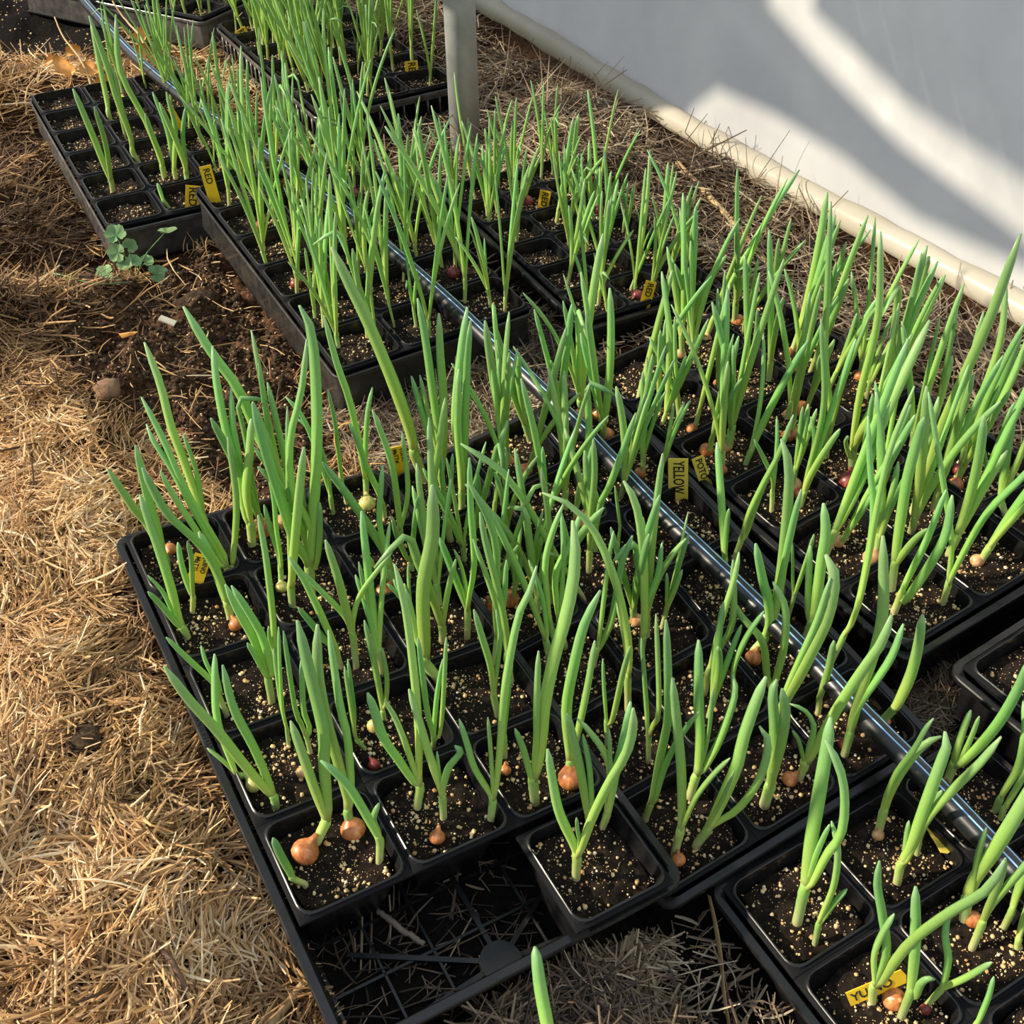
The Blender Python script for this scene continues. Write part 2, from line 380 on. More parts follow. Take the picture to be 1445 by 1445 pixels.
# ------------------------------------------------------------------ straw
def ribbons(P, ang, tilt, L, W, roll, bend, tone, seg=3):
    """many bent ribbons in one mesh: V-shaped strips"""
    n = len(P); d = np.stack([np.cos(ang) * np.cos(tilt), np.sin(ang) * np.cos(tilt), np.sin(tilt)], 1)
    u = np.stack([-np.sin(ang), np.cos(ang), np.zeros(n)], 1); w = np.cross(d, u)
    a = u * np.cos(roll)[:, None] + w * np.sin(roll)[:, None]; b = np.cross(d, a)
    V = np.zeros((n, seg + 1, 3, 3)); tt = np.zeros((n, seg + 1, 3))
    for i in range(seg + 1):
        f = i / seg - .5
        c = P + d * (L * f)[:, None] + (b * .6 + u * .4) * (bend * L * (f * f - .08) * 1.6)[:, None]
        wd = W * (1 - .35 * abs(2 * f) ** 3)
        for j, q in enumerate((-1, 0, 1)):
            V[:, i, j] = c + a * (wd * q * .5)[:, None] + b * ((0 if q else .32) * wd)[:, None]
        tt[:, i] = tone[:, None]
    base = (np.arange(n) * (seg + 1) * 3)[:, None, None]
    q = np.array([[i * 3 + j, i * 3 + j + 1, (i + 1) * 3 + j + 1, (i + 1) * 3 + j] for i in range(seg) for j in range(2)])
    F = (base + q[None]).reshape(-1, 4)
    return V.reshape(-1, 3), F, tt.ravel()
def scatter(n, x0, x1, y0, y1, dens):
    x = RNG.uniform(x0, x1, n); y = RNG.uniform(y0, y1, n)
    ok = RNG.random(n) < dens(x, y)
    x, y = x[ok], y[ok]
    ins = np.full(len(x), 9.)
    for t in T.values():
        ins = np.minimum(ins, t.footprint(x, y)[0])
    ok = ins > .0
    return x[ok], y[ok], ins[ok]
def straw_mesh(name, n, box, dens, material, label, lmin, lmax, wmin, wmax, lift=.012, updense=.12, tone0=0., comb=.55):
    x, y, ins = scatter(n, *box, dens)
    m = len(x)
    L = lmin + (lmax - lmin) * RNG.random(m) ** 2.2; L = np.minimum(L, .02 + ins * 1.6)
    clump = vnoise(x, y, .075, 11); fine = vnoise(x, y, .028, 12)
    ang = (clump * 1.7 + fine * .45) * 2 * PI + RNG.normal(0, comb, m)
    tilt = RNG.normal(.0, .16, m) + np.where(RNG.random(m) < updense, RNG.uniform(.2, .8, m), 0) + (vnoise(x, y, .05, 13) - .5) * .7
    z = terrain(x, y) + lift * RNG.random(m) ** 1.2 + np.abs(np.sin(tilt)) * L * .3
    tone = np.clip(.5 + (vnoise(x, y, .06, 14) - .5) * .7 + RNG.normal(0, .22, m) + tone0 - np.where(x < .16, .34, 0) * np.clip((y - .75) / .25, 0, 1), 0, 1)
    V, F, tt = ribbons(np.stack([x, y, z], 1), ang, tilt, L, RNG.uniform(wmin, wmax, m), RNG.uniform(-1.2, 1.2, m), RNG.normal(0, .35, m), tone)
    me = mesh_from(name, V, F, False, [material], {'t': tt})
    return tag(link(name, me), label, 'straw', None, 'stuff')
soft = lambda x, y: 1 - .93 * soil_mask(x, y)
straw_mesh('straw_mulch', 105000, (-.42, .02, -.28, 1.25), lambda x, y: soft(x, y) * np.clip(1 - (x + .05) * 9, .3, 1), M['straw'], 'thick golden straw mulch along the left of the trays', .008, .055, .0009, .0027, .016, .14, .06, .5)
straw_mesh('straw_mulch', 20000, (-.2, .58, 1.0, 2.2), lambda x, y: soft(x, y) * (1 - dark_mask(x, y)) * np.where(x < .17, 1, .55), M['straw'], 'golden straw around the back left trays', .02, .11, .0014, .003, .015, .1, .0)
straw_mesh('straw_mulch', 9000, (.02, .3, .5, 1.25), lambda x, y: .025 + .94 * soft(x, y) * (y < .95), M['straw'], 'sparse straw at the edge of the bare soil', .012, .06, .001, .0022, .012, .1, -.1)
straw_mesh('straw_mulch', 26000, (.56, 1.25, .1, 2.6), lambda x, y: np.where(x > .8, 1, .7) * (x < 1.03), M['straw_grey'], 'weathered straw below the plastic wall', .025, .15, .0012, .003, .02, .12, .05, .9)
straw_mesh('straw_mulch', 8000, (.27, .62, .5, .75), lambda x, y: np.ones_like(x), M['straw_grey'], 'brown straw in the gap between middle trays', .02, .07, .0011, .0024, .012, .1, .0, .9)
straw_mesh('straw_mulch', 7000, (.08, .3, -.28, .0), lambda x, y: 1 - .9 * dark_mask(x, y), M['straw_grey'], 'brown straw in front of the front left tray', .02, .08, .0012, .0028, .012, .1, -.05, .9)
straw_mesh('straw_mulch', 2600, (.545, .64, -.12, .06), lambda x, y: np.ones_like(x), M['straw_grey'], 'dark straw in the gap between the right trays', .02, .06, .001, .002, .01, .1, -.2, .9)
# straw seen through the open bottom of the front-left tray
tA = T['A']; n = 150
X = RNG.uniform(.01, 2.05 * tA.sx, n); Y = RNG.uniform(.004, 1.3 * tA.sy, n); P = np.array([tA.w(a, b, -DEPTH - .005 + RNG.random() * .007) for a, b in zip(X, Y)])
V, F, tt = ribbons(P, RNG.uniform(0, 2 * PI, n), RNG.normal(.05, .1, n), .015 + .045 * RNG.random(n) ** 2, RNG.uniform(.0008, .002, n), RNG.uniform(-1, 1, n), RNG.normal(0, .3, n), np.clip(RNG.normal(.2, .25, n), 0, 1))
tag(link('straw_mulch', mesh_from('straw_mulch', V, F, False, [M['straw_grey']], {'t': tt})), 'straw showing through the open tray bottom', 'straw', None, 'stuff')

# soil crumbs and perlite lying on bare soil
ICO = bmesh.new(); bmesh.ops.create_icosphere(ICO, subdivisions=1, radius=1); IV = np.array([v.co[:] for v in ICO.verts]); IFc = np.array([[v.index for v in f.verts] for f in ICO.faces]); ICO.free()
def blobs(P, r, flat=.75):
    n = len(P); k = len(IV)
    V = P[:, None, :] + IV[None] * (r[:, None, None] * RNG.uniform(.6, 1.35, (n, k, 1))) * np.array((1, 1, flat))
    F = (np.arange(n) * k)[:, None, None] + IFc[None]
    return V.reshape(-1, 3), F.reshape(-1, 3)
def crumb(name, n, box, mask, mt, rmin, rmax, label, cat, pw=2.5):
    x = RNG.uniform(box[0], box[1], n); y = RNG.uniform(box[2], box[3], n); ok = mask(x, y) > .5
    for t in T.values(): ok &= t.footprint(x, y)[0] > .004
    x, y = x[ok], y[ok]; r = rmin + (rmax - rmin) * RNG.random(len(x)) ** pw
    V, F = blobs(np.stack([x, y, terrain(x, y) + r * .3], 1), r)
    tag(link(name, mesh_from(name, V, F, True, [mt])), label, cat, None, 'stuff')
crumb('soil_crumbs', 16000, (0, .34, .52, 1.27), soil_mask, M['soil_brown'], .0006, .0052, 'crumbs of dark brown soil in the bare patch', 'soil')
crumb('perlite_specks', 4200, (0, .34, .52, 1.27), soil_mask, M['perlite'], .0005, .0021, 'pale perlite specks in the bare soil patch', 'perlite')
crumb('perlite_specks', 700, (.2, .34, -.4, .02), dark_mask, M['perlite'], .0007, .0025, 'perlite specks on dark soil between front trays', 'perlite')
crumb('perlite_specks', 500, (-.1, .45, 2.1, 2.7), dark_mask, M['perlite'], .001, .003, 'perlite specks on the black soil at the back', 'perlite')

# ------------------------------------------------------------------ trays and cell inserts
def rrect(hx, hy, r, k=5):
    P = []
    for sx, sy, a0 in ((1, 1, 0), (-1, 1, 90), (-1, -1, 180), (1, -1, 270)):
        for i in range(k):
            a = math.radians(a0 + 90 * i / (k - 1)); P.append((sx * (hx - r) + r * math.cos(a), sy * (hy - r) + r * math.sin(a)))
    return np.array(P)
def loft(rings, closed_end=True):
    k = len(rings[0]); V = np.concatenate(rings); F = []
    for i in range(len(rings) - 1):
        for j in range(k):
            F.append((i * k + j, i * k + (j + 1) % k, (i + 1) * k + (j + 1) % k, (i + 1) * k + j))
    if closed_end: F.append(tuple((len(rings) - 1) * k + j for j in range(k)))
    return V, F
def ring(hx, hy, r, z): p = rrect(hx, hy, max(r, .0004)); return np.column_stack([p, np.full(len(p), z)])
def cell_mesh(sx, sy):
    hx, hy = sx / 2, sy / 2
    R = [ring(hx - .0001, hy - .0001, .0006, -.0045), ring(hx - .0001, hy - .0001, .0006, -.0022), ring(hx - .0022, hy - .0022, .009, -.0012), ring(hx - .0027, hy - .0027, .011, .0006), ring(hx - .0034, hy - .0034, .0115, .0013),
         ring(hx - .0044, hy - .0044, .011, .0011), ring(hx - .0049, hy - .0049, .011, -.001), ring(hx - .0052, hy - .0052, .011, -.006), ring(hx - .0125, hy - .0125, .011, -.056), ring(hx - .015, hy - .015, .010, -.0585)]
    V, F = loft(R)
    me = mesh_from('cell', V, F, True, [M['plastic'], M['plastic_matte']], None, [1] * 40 + [0] * (len(F) - 40)); me.set_sharp_from_angle(angle=math.radians(38))
    me.polygons.foreach_set('use_smooth', np.array([q >= 60 for q in range(len(me.polygons))])); me.polygons.foreach_set('material_index', np.array([int(q < 60) for q in range(len(me.polygons))], dtype=np.int32)); return me
def soil_mesh(sx, sy, seed, nper, big):
    hx, hy = sx / 2 - .0068, sy / 2 - .0068; N = 25
    g = np.linspace(-1, 1, N); U, Vv = np.meshgrid(g, g)
    q = np.maximum(np.abs(U), np.abs(Vv)); rr = np.hypot(U, Vv); s = np.where(rr > 0, (q / np.maximum(rr, 1e-6)), 1); s = 1 - .42 * (1 - s) * q ** 4 - 0
    X = U * s * hx; Y = Vv * s * hy
    Z = -.013 + (vnoise(X, Y, .02, seed) - .5) * .007 + (vnoise(X, Y, .007, seed + 3) - .5) * .0055 - .0015 * q ** 6
    V = np.stack([X.ravel(), Y.ravel(), Z.ravel()], 1)
    i = (np.arange(N - 1)[:, None] * N + np.arange(N - 1)[None]).ravel(); F = [tuple(f) for f in np.stack([i, i + 1, i + N + 1, i + N], 1)]
    nf = len(F)
    cx, cy = RNG.uniform(-.5, .5, 2)
    a = RNG.uniform(-1, 1, (nper * 3, 2)); d = np.hypot(a[:, 0] - cx, a[:, 1] - cy)
    a = a[RNG.random(len(a)) < np.exp(-d * 1.5) + .14][:nper] * np.array((hx * .95, hy * .95))
    r = .0004 + (big - .0004) * RNG.random(len(a)) ** 6
    zz = -.013 + (vnoise(a[:, 0], a[:, 1], .02, seed) - .5) * .007 + (vnoise(a[:, 0], a[:, 1], .007, seed + 3) - .5) * .004
    BV, BF = blobs(np.column_stack([a, zz + r * .35]), r, .8)
    F += [tuple(f) for f in BF + len(V)]
    return mesh_from('potting_soil', np.concatenate([V, BV]), F, True, [M['soil'], M['perlite']], None, [0] * nf + [1] * len(BF))
def tray_parts(t, root, dusty, slotted=False):
    mt = M[{'H': 'plastic_dusty', 'I': 'plastic_dusty', 'J': 'plastic_dusty', 'F': 'plastic_worn'}.get(t.k, 'plastic')]
    hx, hy = t.W / 2 + .0016, t.L / 2 + .0016; D = DEPTH; zr = -.0075
    fl = .0034 if t.k in 'FHIJ' else .0078
    R = [ring(hx + fl - .0003, hy + fl - .0003, .016, zr - .006), ring(hx + fl, hy + fl, .016, zr - .0012), ring(hx + fl - .0009, hy + fl - .0009, .015, zr), ring(hx + .0012, hy + .0012, .012, zr), ring(hx + .0, hy + .0, .012, zr - .0012)]
    V, F = loft(R, False); me = mesh_from('rim', V, F, True, [mt]); me.set_sharp_from_angle(angle=math.radians(38)); link('rim', me, None, root)
    w = MB(); tb = .0125 if t.k in 'AB' else (-.0015 if t.k in 'FHJ' else .0045)
    if not slotted:
        V, F = loft([ring(hx, hy, .012, zr - .001), ring(hx - .002, hy - .002, .012, zr - .012), ring(hx - tb, hy - tb, .012, -D + .002), ring(hx - tb - .0015, hy - tb - .0015, .012, -D)], False); w.add(V, F)
    else:
        V, F = loft([ring(hx, hy, .012, zr - .001), ring(hx - .002, hy - .002, .012, zr - .014)], False); w.add(V, F)
        V, F = loft([ring(hx - tb + .003, hy - tb + .003, .012, -D + .016), ring(hx - tb, hy - tb, .012, -D)], False); w.add(V, F)
        a, b = hx - .002, hx - tb + .003
        for sgn in (-1, 1):
            for y in np.arange(-hy + .012, hy - .01, .0235): w.bar((sgn * a, y, zr - .013), (sgn * b, y, -D + .016), .0085, .0016)
            for x in np.arange(-hx + .02, hx - .015, .0235): w.bar((x, sgn * (hy - .002), zr - .013), (x, sgn * (hy - tb + .003), -D + .016), .0016, .0085)
    link('side_wall', w.mesh('side_wall', [mt]), None, root)
    g = MB(); bx, by = hx - tb - .001, hy - tb - .001; z = -D + .001
    for x in np.linspace(-bx, bx, 7): g.bar((x, -by, z), (x, by, z), .0022, .003)
    for y in np.linspace(-by, by, 13): g.bar((-bx, y, z), (bx, y, z), .0022, .003)
    for y in (-by * .96 if t.k == 'A' else -by * .7, 0, by * .70):
        for a in range(6):
            an = PI / 2 + .0 + a * PI / 3; L = bx * .95; e = np.array((L * math.cos(an), y + L * math.sin(an)))
            e[1] = max(-by, min(by, e[1])); g.bar((0, y, z + .001), (e[0], e[1], z + .001), .004, .003)
        k = 20; c = np.array([(.0165 * math.cos(2 * PI * i / k), y + .0165 * math.sin(2 * PI * i / k)) for i in range(k)])
        g.add(np.concatenate([np.column_stack([c, np.full(k, z + .004)]), np.column_stack([c, np.full(k, z - .001)])]), [tuple(range(k))] + [(i, i + k, (i + 1) % k + k, (i + 1) % k) for i in range(k)])
    link('bottom_grid', g.mesh('bottom_grid', [M['plastic']], False), None, root)
TRAYTXT = {'A': 'black tray front left, with two cells missing at its front end', 'B': 'black tray in the centre, right against the front left tray',
    'C': 'black tray right of centre, reaching towards the plastic wall', 'D': 'black tray in the front right corner, lowest in the photo', 'E': 'black tray cut by the right edge with nearly empty soil',
    'F': 'black tray behind the bare soil patch, hose lying across it', 'G': 'black tray with small cells beside the weathered straw', 'H': 'back left tray with sparse thin seedlings and green weed in front',
    'I': 'slotted black tray standing behind the metal post', 'J': 'dusty grey-sided tray at the top, behind the slotted tray'}
INS = {'A': 'cell insert with two cells torn out, in the front left tray', 'B': 'cell insert in the centre tray', 'C': 'cell insert in the tray right of centre', 'D': 'cell insert in the front right corner tray',
    'E': 'cell insert of bare dark soil at the right edge', 'F': 'cell insert in the tray behind the bare soil patch', 'G': 'small-celled insert beside the weathered straw', 'H': 'cell insert with sparse seedlings in the back left tray',
    'I': 'cell insert in the slotted tray behind the post', 'J': 'cell insert in the dusty tray at the top'}
CELLME = {}; SOILME = {}
MISSING = {('A', 0, 0), ('A', 1, 0)}
for k, t in T.items():
    root = empty('nursery_tray', t.M @ Matrix.Translation((0, 0, -DEPTH)), TRAYTXT[k], 'tray', 'black nursery trays')
    sub = bpy.data.objects.new('x', None)
    inv = Matrix.Translation((0, 0, DEPTH)); before = set(C.objects)
    tray_parts(t, root, k in 'HIJ', k == 'I')
    for o in list(root.children): o.matrix_local = inv
    ir = empty('cell_insert', t.M @ Matrix.Translation((0, 0, -.058)), INS[k], 'cell insert', 'black cell inserts')
    key = (t.sx, t.sy)
    if key not in CELLME: CELLME[key] = cell_mesh(*key)
    sk = (key, k in 'ABDEC')
    if sk not in SOILME: SOILME[sk] = [soil_mesh(*key, 20 + 7 * i, 320 if sk[1] else 200, .0022 if sk[1] else .0019) for i in range(9 if sk[1] else 6)]
    for j in range(6):
        for i in range(3):
            if (k, i, j) in MISSING: continue
            c = link('cell', CELLME[key], None, ir)
            off = np.array(((i + .5) * t.sx - t.W / 2, (j + .5) * t.sy - t.L / 2, .058 + random.uniform(-.0004, .0004)))
            if (k, i, j) == ('A', 2, 0): off += (-.006, -.008, .003)
            c.location = off
            s = link('potting_soil', random.choice(SOILME[sk]), None, c); s.rotation_euler.z = random.choice((0, PI)) if abs(t.sx - t.sy) > 1e-9 else 0
    bpy.data.objects.remove(sub)
# ------------------------------------------------------------------ onions
# tray, column, row, base+neck xyz (mm), leaves [width 0.1 mm, xyz...], bulb [xyz mm, radius 0.1 mm, skin]
PL = [["A",0,1,[34,149,55,45,147,80],[[86,45,148,88,43,149,120,41,150,161,39,152,202],[97,48,147,91,53,148,143,58,148,183,58,150,243,58,152,292]],[24,143,62,109,"o"]],
["A",0,1,[63,150,51,63,150,72],[[86,65,150,84,64,152,143,63,154,197,65,155,240,71,156,277],[81,69,150,98,74,150,160,74,153,191,76,156,229,78,159,264]],[63,145,57,98,"o"]],
["A",0,1,[70,114,49,73,113,77],[[74,70,115,98,61,119,147,53,123,171,47,127,182],[51,73,115,89,73,119,100,80,122,110]],[]],
["A",0,1,[14,122,56,7,123,69],[[62,6,121,84,3,117,115,1,112,146]],[]],
["A",0,2,[19,192,59,20,192,72],[[82,17,192,81,6,193,126,-4,195,172,-14,196,210,-22,196,252],[76,20,193,82,17,197,132,12,202,178,14,206,220]],[]],
["A",0,2,[14,226,61,2,227,70],[[71,2,228,75,1,229,115,3,230,151,14,231,206],[48,1,230,74,-5,235,89,-11,242,98]],[11,215,67,71,"y"]],
["A",0,2,[49,241,57,51,240,79],[[42,51,239,89,51,236,112,56,231,166,61,226,212],[36,51,240,85,52,240,121,56,238,179]],[]],
["A",0,2,[62,226,55,62,226,77],[[48,60,225,100,58,223,123,62,218,215],[48,66,226,88,65,227,113,72,226,170]],[49,209,62,54,"t"]],
["A",0,3,[54,291,59,56,291,89],[[81,56,291,94,53,293,138,48,294,169,44,296,202],[81,60,288,93,59,284,139,55,280,169,45,275,219],[56,54,289,97,50,287,125,46,283,146]],[]],
["A",0,3,[16,294,63,14,295,94],[[62,13,293,109,1,292,146,-9,289,180],[50,16,297,104,14,303,122,15,309,136],[56,16,296,88,18,299,109,22,303,126]],[]],
["A",0,4,[14,386,68,13,386,82],[[59,9,384,92,2,380,123,-5,374,150],[79,12,387,95,14,389,126,15,392,162,15,395,202,15,398,229],[46,9,384,108,6,379,140,-1,373,168]],[]],
["A",0,4,[27,414,67,32,413,88],[[61,31,414,95,31,416,125,34,418,150],[54,34,410,105,39,404,140,39,396,167]],[]],
["A",0,4,[55,393,63,56,393,78],[[93,55,391,120,48,389,163,30,387,208,24,383,243,21,377,269],[93,56,396,87,55,402,132,52,409,161]],[56,380,68,67,"o"]],
["A",0,5,[24,479,70,25,478,82],[[105,24,477,100,19,474,138,13,471,158,3,467,211],[84,25,477,92,27,474,126,27,470,167,30,465,226]],[34,496,76,63,"o"]],
["A",0,5,[72,450,63,73,450,71],[[76,72,453,74,59,458,148,52,464,193,45,471,223,45,477,235],[76,75,452,78,58,459,169,53,465,223,47,472,265],[63,68,450,74,52,450,145,44,449,183,41,446,207]],[]],
["A",0,5,[73,510,65,73,510,78],[[108,74,512,95,72,516,151,70,521,194,72,526,237,70,533,276],[65,74,510,87,77,510,113,79,510,147,77,511,187]],[]],
["A",0,5,[75,450,63,79,450,70],[[63,78,451,68,89,451,107,98,452,148,104,454,212]],[]],
["A",1,5,[106,476,60,109,476,83],[[92,110,474,103,112,470,136,121,464,179,128,458,219],[107,107,478,106,111,480,155,110,485,201,113,490,244,118,495,277],[71,110,476,123,114,478,172,116,480,203,122,482,239]],[121,490,64,121,"o"]],
["A",1,5,[144,492,55,151,491,70],[[101,152,492,101,145,496,146,142,501,158,134,507,217,119,516,261,108,524,304],[65,152,493,91,152,497,176,155,502,236,157,509,272],[51,148,489,96,147,486,169,150,481,256],[87,156,488,93,157,485,148,155,483,232]],[144,491,61,87,"t"]],
["A",1,4,[133,396,53,136,396,83],[[116,145,392,135,161,384,236,169,378,332,162,374,366],[102,135,395,96,127,394,127,123,392,170,118,389,233,115,385,288],[82,144,392,130,134,391,185,139,386,241,153,377,291,162,370,339],[61,141,393,85,148,388,122,153,383,167]],[]],
["A",1,4,[110,413,56,113,412,76],[[62,115,413,97,113,415,134,113,417,157],[48,115,409,94,116,404,138,118,397,181,116,389,240]],[110,408,62,62,"y"]],
["A",0,3,[72,329,58,74,329,71],[[77,76,329,88,80,330,116,86,331,182,88,333,223],[45,73,328,78,72,326,94,73,323,111]],[]],
["A",1,3,[133,295,49,135,295,88],[[77,133,294,123,130,292,166,125,290,213],[70,132,298,113,118,307,145,107,316,167],[51,137,294,109,147,291,140,175,282,181]],[]],
["A",1,3,[121,302,50,120,302,75],[[70,117,301,96,106,302,165,97,301,200],[58,113,304,87,105,306,112,97,308,135]],[]],
["A",1,3,[154,298,46,154,297,68],[[45,156,298,91,154,302,126,154,306,160]],[]],
["A",2,5,[238,502,44,240,502,64],[[75,239,500,76,236,497,135,231,494,184,224,490,221,217,486,279],[52,244,505,92,254,511,137,266,518,163]],[232,485,50,90,"y"]],
["A",2,5,[215,500,47,214,500,66],[[52,213,495,109,212,487,161,207,477,209]],[]],
["A",2,5,[196,490,49,196,490,65],[[51,197,491,81,197,494,125,192,500,150,182,507,166],[59,197,492,76,192,497,134,186,505,170,177,514,189]],[]],
["A",2,5,[240,462,42,240,462,59],[[73,236,460,85,226,458,125,220,453,161,212,447,188]],[]],
["A",2,4,[206,366,42,204,367,63],[[89,202,369,89,194,375,118,179,385,163,165,395,199],[55,201,367,99,199,366,139,206,360,203]],[193,362,50,96,"o"]],
["A",2,4,[200,399,44,198,400,58],[[42,196,401,63,195,403,74,195,405,86]],[]],
["A",2,4,[232,384,39,233,384,54],[[56,233,379,72,234,371,111,235,359,154],[56,228,382,59,218,378,99,213,370,131]],[206,382,49,83,"y"]],
["A",2,4,[238,422,40,239,422,58],[[86,239,420,72,238,417,126,234,414,166,223,412,220],[57,244,424,68,255,428,102,259,437,164]],[]],
["B",0,5,[308,509,31,301,512,67],[[131,300,511,83,295,511,117,283,513,178,269,516,238,255,519,287,245,519,322],[115,302,513,85,295,520,139,285,529,189,275,538,220]],[]],
["B",0,5,[320,486,30,318,487,46],[[76,318,492,55,313,503,107,308,516,162],[76,320,491,64,317,502,115,316,513,162],[91,320,485,78,316,485,153,312,484,222,307,483,269],[91,322,484,78,325,481,152,324,479,204,324,476,251]],[]],
["B",0,5,[322,449,27,323,449,45],[[90,323,449,93,321,450,147,329,446,221,337,443,271],[90,328,448,101,334,449,169,339,451,215,345,453,249],[82,322,445,87,318,439,147,318,429,219]],[]],
["B",0,4,[293,422,22,291,423,51],[[59,292,425,61,293,429,96,296,434,125],[59,294,424,58,301,427,91,307,431,122],[95,290,426,69,285,432,94,293,434,126,305,435,187]],[]],
["A",2,2,[192,248,39,181,253,69],[[114,182,251,94,182,247,142,184,243,180,191,235,231,192,230,284],[76,181,255,81,178,260,105,178,265,126,178,271,146]],[]],
["A",1,1,[116,143,44,120,141,74],[[76,116,142,82,106,143,120,98,144,151,94,142,190,91,140,211],[52,118,141,92,112,142,145,108,143,171,103,143,192],[82,120,142,79,124,141,136,126,141,201,126,142,273,123,144,314]],[]],
["A",1,1,[130,125,42,131,125,73],[[75,131,126,81,127,131,120,123,136,168,121,141,194],[64,132,124,88,137,121,113,145,116,132,141,116,143],[41,132,129,105,135,136,116]],[117,110,49,64,"o"]],
["A",1,1,[162,107,37,164,105,68],[[70,162,106,79,153,111,112,150,114,140,146,116,171],[47,164,104,82,163,103,135,161,101,180],[76,166,104,81,170,101,140,172,99,184,175,97,224,182,93,281,187,89,301,191,86,327]],[]],
["A",2,1,[203,107,31,202,108,61],[[53,199,107,72,193,107,110,186,107,142],[53,202,106,82,202,103,123,200,100,165,199,96,233],[101,204,106,74,207,103,120,207,101,158,212,97,216,218,91,268,220,87,316,217,87,351]],[]],
["A",2,1,[203,155,34,203,155,57],[[61,204,156,70,208,156,113,213,157,153]],[195,140,40,48,"o"]],
["A",2,0,[195,34,29,195,34,62],[[74,194,37,76,186,46,115,184,53,149,183,58,179],[34,195,32,88,192,31,107,189,29,129],[86,197,32,77,201,27,121,208,20,169,214,13,206,215,10,235,212,8,261]],[]],
["A",2,0,[238,62,25,240,60,44],[[77,242,60,60,245,60,100,249,61,122,253,62,154,256,64,175],[71,241,60,95,237,63,126,226,72,154,220,77,165],[41,240,59,87,238,59,124,236,60,160]],[]],
["A",2,0,[230,67,26,229,68,40],[[77,227,68,52,220,71,112,213,74,160,209,74,182],[53,230,67,59,228,70,107,224,75,146]],[]],
["A",2,1,[243,117,27,243,117,42],[[85,243,118,53,241,122,112,246,120,170,252,119,207,262,116,239],[61,244,117,49,248,113,98,252,110,152,254,108,198]],[240,110,33,115,"o"]],
["B",0,0,[287,67,-8,289,66,9],[[75,290,65,24,291,64,77,292,62,126,291,62,145,287,66,203,283,68,242],[56,291,63,22,292,59,69,294,53,107,297,46,138,299,39,162]],[]],
["B",0,0,[290,30,-11,291,29,23],[[86,292,31,38,290,37,93,287,45,141,283,54,195],[55,291,27,35,293,21,81,297,12,120,299,2,151]],[287,22,-6,61,"o"]],
["B",0,0,[309,26,-9,313,22,14],[[93,315,20,32,319,16,77,321,13,114,321,13,145,323,11,189,325,9,217],[68,318,19,26,328,9,52,337,3,94,339,5,136,335,13,150],[49,312,20,31,313,13,75,312,7,119]],[]],
["B",0,0,[330,63,-3,332,62,28],[[94,333,62,31,332,65,75,330,70,109,326,78,185],[75,336,60,32,343,56,69,348,55,105,351,56,133,351,62,146],[44,334,61,38,336,61,77,336,64,136]],[]],
["B",0,1,[319,108,-1,318,110,31],[[57,317,113,49,318,117,64,313,127,146],[51,317,107,51,317,101,82,305,104,201]],[]],
["B",0,1,[299,142,-1,298,143,23],[[45,296,144,48,293,145,83,291,146,115],[58,300,140,30,300,136,55,301,131,107,301,125,146]],[]],
["D",0,5,[339,-64,-17,337,-62,32],[[104,337,-60,47,336,-55,92,336,-51,131,335,-45,194,335,-41,223],[86,339,-65,46,340,-68,90,341,-72,122,338,-68,161,332,-61,193,324,-50,217],[49,337,-62,53,337,-62,90,337,-64,126]],[]],
["D",0,5,[339,-84,-16,338,-82,11],[[61,339,-81,19,342,-80,63,342,-73,103,341,-62,124],[55,340,-82,15,344,-83,35,350,-86,59]],[]],
["D",1,5,[445,-42,-11,444,-40,16],[[90,445,-38,47,450,-39,79,457,-43,107,466,-48,116],[58,442,-38,65,445,-43,109,445,-45,136,446,-47,151]],[440,-45,-5,52,"t"]],
["D",1,5,[424,-83,-9,423,-80,15],[[88,423,-81,51,422,-79,100,421,-77,153,421,-76,171,419,-72,184],[76,424,-82,25,426,-82,81,430,-88,125,435,-95,165,439,-98,195],[50,423,-81,22,421,-76,54,419,-74,75]],[]],
["D",1,5,[456,-73,-8,455,-71,6],[[64,454,-70,20,451,-70,59,449,-73,90]],[]],
["D",2,5,[523,-40,-6,523,-39,20],[[67,521,-38,37,519,-36,72,517,-36,99],[94,523,-43,28,525,-51,66,524,-57,110,522,-59,157,517,-59,185],[47,523,-42,32,522,-43,65,519,-43,98]],[517,-42,0,60,"r"]],
["D",2,5,[536,-80,-1,536,-79,15],[[73,538,-78,23,542,-77,54,544,-68,91,547,-56,113],[60,539,-78,20,545,-78,51,554,-78,69]],[]],
["D",2,5,[531,-89,-1,531,-87,16],[[60,532,-87,24,534,-87,62,535,-85,100]],[]],
["D",1,4,[443,-133,-4,441,-128,22],[[106,440,-126,49,441,-128,97,441,-129,145,442,-129,200],[56,440,-129,35,436,-122,80,433,-119,118]],[446,-137,2,69,"o"]],
["D",1,4,[431,-151,-3,430,-149,30],[[62,427,-148,56,422,-147,98,416,-145,132],[74,429,-148,58,428,-151,94,427,-154,124,425,-156,159]],[]],
["D",1,4,[462,-153,-1,461,-152,25],[[69,463,-149,36,465,-145,61,468,-140,98]],[]],
["D",1,4,[456,-170,0,455,-167,16],[[62,457,-165,19,460,-160,46,465,-156,76]],[]],
["D",0,4,[340,-142,-11,338,-138,13],[[60,338,-137,22,334,-131,54,333,-130,83,332,-132,118],[72,339,-138,22,339,-135,63,336,-123,99,334,-113,124,334,-108,147],[78,340,-140,16,343,-144,83,348,-154,137,354,-165,180,356,-166,199,357,-165,214]],[]],
["D",0,4,[350,-160,-9,349,-158,29],[[78,349,-155,44,347,-148,80,347,-142,100,345,-131,140],[60,351,-161,27,351,-160,46,353,-162,56,356,-165,57]],[353,-149,-3,89,"o"]],
